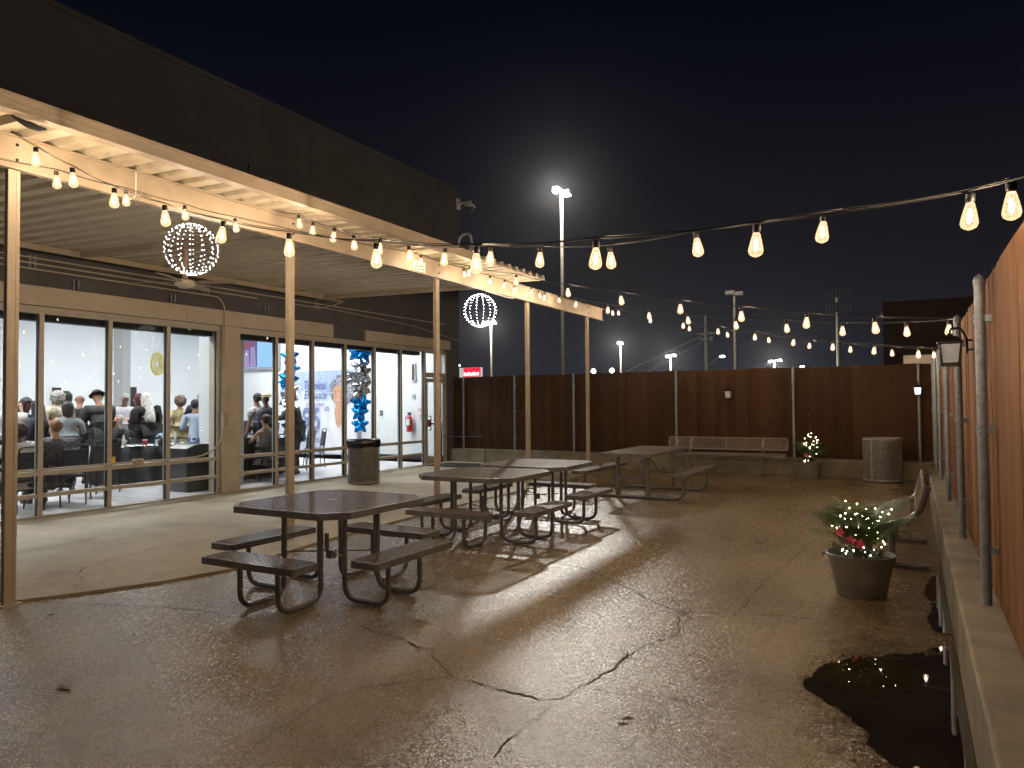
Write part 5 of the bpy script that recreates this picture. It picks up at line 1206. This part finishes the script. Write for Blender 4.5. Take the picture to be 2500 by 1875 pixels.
    td('pelvis', None, 'pelvis', .045 if not jacket else .058); td('waist', 'pelvis', 'waist', .045 if not jacket else .062); td('chest', 'waist', 'chest', .05 if not jacket else .06); td('shoulders', 'chest', 'shoulders', .052)
    hem = V((0, 0, hz-.10 if (jacket and not seated) else hz-.05))*s; T['hem'] = ('pelvis', hem, ((.15*w+.03*jacket)*s, (.17*w+.03*jacket)*s))
    for sd, (sh, e, wr) in (('L', aL), ('R', aR)):
        k = 'a'+sd; T[k+'s'] = ('shoulders', sh*s, (.090*s*w**.5, .090*s*w**.5))
        if sleeve >= .4: T[k+'e'] = (k+'s', (sh.lerp(e, clamp(sleeve*2, 0, 1)))*s, (.060*s*w**.5,)*2)
        if sleeve >= .9: T[k+'w'] = (k+'e', (e.lerp(wr, .88))*s, (.044*s,)*2)
    skin_obj(T, 'jacket' if jacket else 'top', top, root)
    if bottom:
        if skirt and not seated:
            q = MB(); n = 28; vs = []; rows = [(.145*w, hz+.02), (.18*w, hz-.12), (.20*w, hz-.35), (.21*w, hz-.58)]
            for j, (rr, zz) in enumerate(rows):
                for k in range(n): a = 2*math.pi*k/n; r2 = rr*(1+.05*j*math.sin(k*1.6)*.5); vs.append((r2*.85*math.cos(a)*s, r2*math.sin(a)*s, zz*s))
            q.add(vs, [(j*n+k, j*n+(k+1) % n, (j+1)*n+(k+1) % n, (j+1)*n+k) for j in range(3) for k in range(n)]); q.build('skirt', bottom, root, smooth='all')
        else:
            B_ = {'pelvis': (None, V((0, 0, hz))*s, (.14*w*s, .165*w*s))}
            for sd in 'LR':
                hp, kn, an_ = legs[sd]; k = 'l'+sd
                B_[k+'h'] = ('pelvis', hp*s, (.108*w*s,)*2); B_[k+'k'] = (k+'h', kn*s, (.078*s,)*2); B_[k+'a'] = (k+'k', kn.lerp(an_, .92)*s, (.060*s,)*2)
            skin_obj(B_, 'trousers', bottom, root)
    sh_ = MB()
    for sd in 'LR':
        t_ = N['l'+sd+'t'][1]; a_ = N['l'+sd+'a'][1]; sh_.tube([a_+V((-.05, 0, -.045)), a_+V((0, 0, -.03)), t_+V((.02, 0, .0))], [.035*s, .048*s, .036*s], 8)
    sh_.build('shoes', black_pl, root, smooth='all')
    # hair
    if hair and style != 'bald':
        bm = bmesh.new(); bmesh.ops.create_icosphere(bm, subdivisions=4, radius=1); R_ = {'short': (.101, .091, .102), 'curly': (.125, .118, .118), 'bob': (.112, .104, .112), 'long': (.114, .108, .116)}[style]
        amp = {'short': .05, 'curly': .22, 'bob': .05, 'long': .10}[style]; fr = {'short': 3, 'curly': 4.2, 'bob': 2.5, 'long': 3.2}[style]; drop = {'short': 0, 'curly': .02, 'bob': .12, 'long': .48}[style]
        for v in bm.verts:
            c = v.co.copy(); n_ = 1+amp*mnoise.noise(c*fr+V((x, y, 0))*3)+amp*.5*mnoise.noise(c*fr*2.6)
            px = c.x*R_[0]*n_-.018; py = c.y*R_[1]*n_; pz = c.z*R_[2]*n_+.135
            if c.x > .25 and c.z < .45: px = min(px, .045); 
            if c.z < -.15 and c.x < .35: pz -= drop*(-c.z)*(1+.2*mnoise.noise(c*7)); 
            if c.z < 0 and style == 'long':
                f_ = min(3.0, 1/math.sqrt(max(.02, 1-c.z*c.z)))*(.55 if c.z < -.97 else 1); py *= f_; px = px*min(f_, 1.4) if c.x < 0 else px
                if c.x < .3: px -= .07*min(1, -c.z*1.3)+.03*(c.z < -.4)
            v.co = hd(px, py, pz)*s
        me = bpy.data.meshes.new('hair'); bm.to_mesh(me); bm.free(); me.materials.append(hair); me.polygons.foreach_set('use_smooth', [True]*len(me.polygons))
        o = bpy.data.objects.new('hair', me); COL.objects.link(o); o.parent = root
    if hat:
        q = MB(); n = 28; vs = []
        for rr, zz in ((.133, .165), (.137, .172), (.094, .178), (.088, .225), (.066, .252), (.03, .242), (0, .245)):
            for k in range(n): a = 2*math.pi*k/n; vs.append(hd(rr*math.cos(a)*1.1, rr*math.sin(a), zz+.012*(rr > .15)*abs(math.sin(a)))*s)
        q.add(vs, [(j*n+k, j*n+(k+1) % n, (j+1)*n+(k+1) % n, (j+1)*n+k) for j in range(6) for k in range(n)]); ho = q.build('hat', hat, root, smooth='all')
        q = MB(); q.tube([hd(.102*math.cos(a*.35)*1.04, .094*math.sin(a*.35), .190)*s for a in range(18)], .010*s, 6, closed=True); q.build('hat_band', black_cloth, ho)
    if glasses:
        q = MB()
        for sg in (-1, 1): q.tube([hd(.100, sg*.036+.026*math.cos(a*.63), .12+.02*math.sin(a*.63))*s for a in range(10)], .003*s, 5, closed=True); q.tube([hd(.098, sg*.062, .125)*s, hd(.0, sg*.083, .12)*s], .003*s, 5)
        q.build('glasses', black_pl, root)
    return root
H = lambda n, c, c2=None, var=.4: mat('hair_'+n, c, .55, 0, var, 30, .6, 45, col2=c2)
hblack, hgrey, hsilver, hred, hcurl, hmar = H('black', (.012, .010, .010)), H('grey', (.26, .25, .23), (.5, .48, .44)), H('silver', (.55, .54, .50), (.8, .78, .72)), H('auburn', (.16, .07, .025), (.30, .14, .05)), H('brown', (.09, .04, .025), (.2, .1, .05)), H('maroon', (.08, .012, .018))
navy, charcoal, blackc, cream_c, whitec, greyc, ltgrey = cloth('navy', (.014, .017, .035)), cloth('charcoal', (.035, .038, .040)), cloth('black', (.010, .010, .012)), cloth('cream_lace', (.45, .40, .28), var=.45, ns=18, col2=(.72, .66, .5)), cloth('white', (.72, .72, .74), var=.08), cloth('grey', (.22, .25, .27)), cloth('light_grey', (.50, .50, .53), var=.1)
seq = cloth('sequins', (.012, .012, .015), var=.5, ns=38, col2=(.20, .20, .24)); gold = cloth('gold_damask', (.50, .40, .18), var=.5, ns=9, col2=(.75, .65, .38)); blueseq = cloth('blue_sequins', (.02, .02, .10), var=.5, ns=55, col2=(.10, .12, .35)); skyc = cloth('sky_blue', (.42, .52, .68), var=.1); slv = cloth('silver_grey', (.20, .19, .20), var=.3); prt = cloth('floral_print', (.05, .05, .055), var=.2, ns=16, col2=(.75, .75, .72)); tan = cloth('straw', (.62, .54, .38), var=.12); hatd = cloth('dark_felt', (.03, .025, .02))
AW = math.pi   # facing away from the glass (-x)
person(-12.62, 6.10, AW-.3, 'standing person in a white shirt reaching out, half hidden by the first post', 1.66, skin=SKM, top=whitec, bottom=blackc, hair=hblack, style='short', w=1.15, armL='up', armR='up', sleeve=.5)
person(-14.0, 7.02, 0.4, 'woman with long black hair facing the glass at the far left', 1.64, skin=SKD, top=blackc, bottom=blackc, hair=hblack, style='long', hl=.35, armL='bent', armR='bent')
person(-13.2, 6.82, AW+.5, 'standing woman in a navy dress with black hair, far left pane edge', 1.58, skin=SKD, top=navy, bottom=navy, skirt=True, hair=hblack, style='long', w=1.1)
person(-11.50, 5.70, AW, 'seated woman in white with round black hair next to the first post', 1.66, seated=True, skin=SKD, top=whitec, bottom=blackc, hair=hblack, style='curly', w=1.2, armL='fwd', armR='fwd', sleeve=.5)
person(-14.05, 7.62, AW+.1, 'tall person with curly grey hair in a cream lace top, seen from behind', 1.76, skin=SKL, top=cream_c, bottom=blackc, hair=hgrey, style='curly', w=1.35, armL='bent', armR='bent')
person(-14.85, 8.22, AW, 'woman with smooth black hair standing behind the cream lace top', 1.78, skin=SKM, top=ltgrey, bottom=blackc, hair=hblack, style='bob')
person(-12.95, 7.20, AW-.35, 'standing woman with a black bob in a grey sweater, seen from behind', 1.56, skin=SKM, top=greyc, bottom=charcoal, hair=hblack, style='bob', w=1.15, armL='bent', armR='bent')
person(-11.58, 6.26, AW+.1, 'seated woman with short auburn hair in a black sequinned dress', 1.70, seated=True, skin=SKL, top=seq, bottom=blackc, hair=hred, style='short', w=1.3, armL='fwd', armR='fwd', sleeve=.5)
person(-14.2, 8.10, AW-.7, 'bald man in a black suit standing turned to the right', 1.74, skin=SKM, top=blackc, bottom=blackc, w=1.15, jacket=True, lean=.12, hl=.15, armL='bent', armR='bent')
person(-13.62, 8.22, AW-.15, 'man in a charcoal suit and dark brimmed hat leaning over the table', 1.80, skin=SKM, top=charcoal, bottom=charcoal, w=1.2, jacket=True, lean=.22, hl=.3, hat=hatd, armL='fwd', armR='fwd')
person(-15.6, 9.90, -.35, 'grey-haired man in a light grey shirt bowing his head', 1.78, skin=SKD, top=ltgrey, bottom=charcoal, hair=hgrey, style='short', w=1.15, lean=.12, hl=.45, armL='bent', armR='bent')
person(-14.25, 8.92, -1.1, 'seated woman with short grey hair and glasses in a black t-shirt', 1.74, seated=True, skin=SKL, top=blackc, bottom=blackc, hair=hgrey, style='short', glasses=True, hl=-.25, w=1.1, armL='fwd', armR='fwd', sleeve=.5)
person(-14.25, 9.55, AW+.05, 'woman with long silver hair in a wide black top, seen from behind', 1.74, skin=SKL, top=blackc, bottom=blackc, hair=hsilver, style='long', w=1.5, armL='bent', armR='bent')
person(-15.5, 10.20, AW+.4, 'person with maroon hair mostly hidden behind the silver-haired woman', 1.76, skin=SKM, top=blackc, bottom=blackc, hair=hmar, style='bob')
person(-13.45, 9.78, AW-.2, 'woman with curly brown hair in a gold patterned outfit', 1.68, skin=SKL, top=gold, bottom=gold, skirt=True, hair=hcurl, style='curly', w=1.2, armL='bent', armR='bent')
person(-12.50, 9.60, AW-.6, 'man in a navy suit bending over beside the inside column', 1.80, skin=SKM, top=navy, bottom=navy, w=1.25, jacket=True, lean=.30, hl=.4, hair=hgrey, style='short', armL='fwd', armR='fwd')
person(-12.0, 9.08, AW-.5, 'person in a pale blue shirt and blue sequinned skirt cut off by the column', 1.62, skin=SKM, top=skyc, bottom=blueseq, skirt=True, hair=hblack, style='short', w=1.05, lean=.25, armL='bent', armR='bent')
person(-12.75, 11.20, AW-.05, 'woman in profile wearing a black and white print top', 1.75, skin=SKM, top=prt, bottom=blackc, hair=hblack, style='short', sleeve=.4, w=.95)
person(-12.15, 10.93, AW+.25, 'man in a cream straw hat and navy suit standing in profile', 1.72, skin=SKD, top=navy, bottom=navy, jacket=True, hat=tan, w=1.2, armL='down', armR='bent')
person(-11.38, 10.22, AW+.15, 'seated woman with black hair up in a sleeveless grey top', 1.72, seated=True, skin=SKL, top=slv, bottom=blackc, hair=hblack, style='short', w=1.2, sleeve=.3, armL='fwd', armR='fwd')
person(-11.72, 11.35, AW+.5, 'man in a grey suit standing right behind the second cream post', 1.74, skin=SKD, top=charcoal, bottom=charcoal, jacket=True, w=1.15, hair=hblack, style='short', lean=.15, armL='fwd', armR='fwd')

# ================================================================== AIR
if HAZE > 0:
    hz_ = MB().box(-90, 45, -12, 130, -1, 18)
    M = bpy.data.materials.new('damp_air'); M.use_nodes = True; n = M.node_tree
    for x in list(n.nodes):
        if x.type == 'BSDF_PRINCIPLED': n.nodes.remove(x)
    v = n.nodes.new('ShaderNodeVolumePrincipled'); v.inputs['Density'].default_value = HAZE; v.inputs['Color'].default_value = (.9, .92, .95, 1); v.inputs['Anisotropy'].default_value = .92
    n.links.new(v.outputs[0], n.nodes['Material Output'].inputs['Volume'])
    hz_.build('haze', M, kind='stuff')
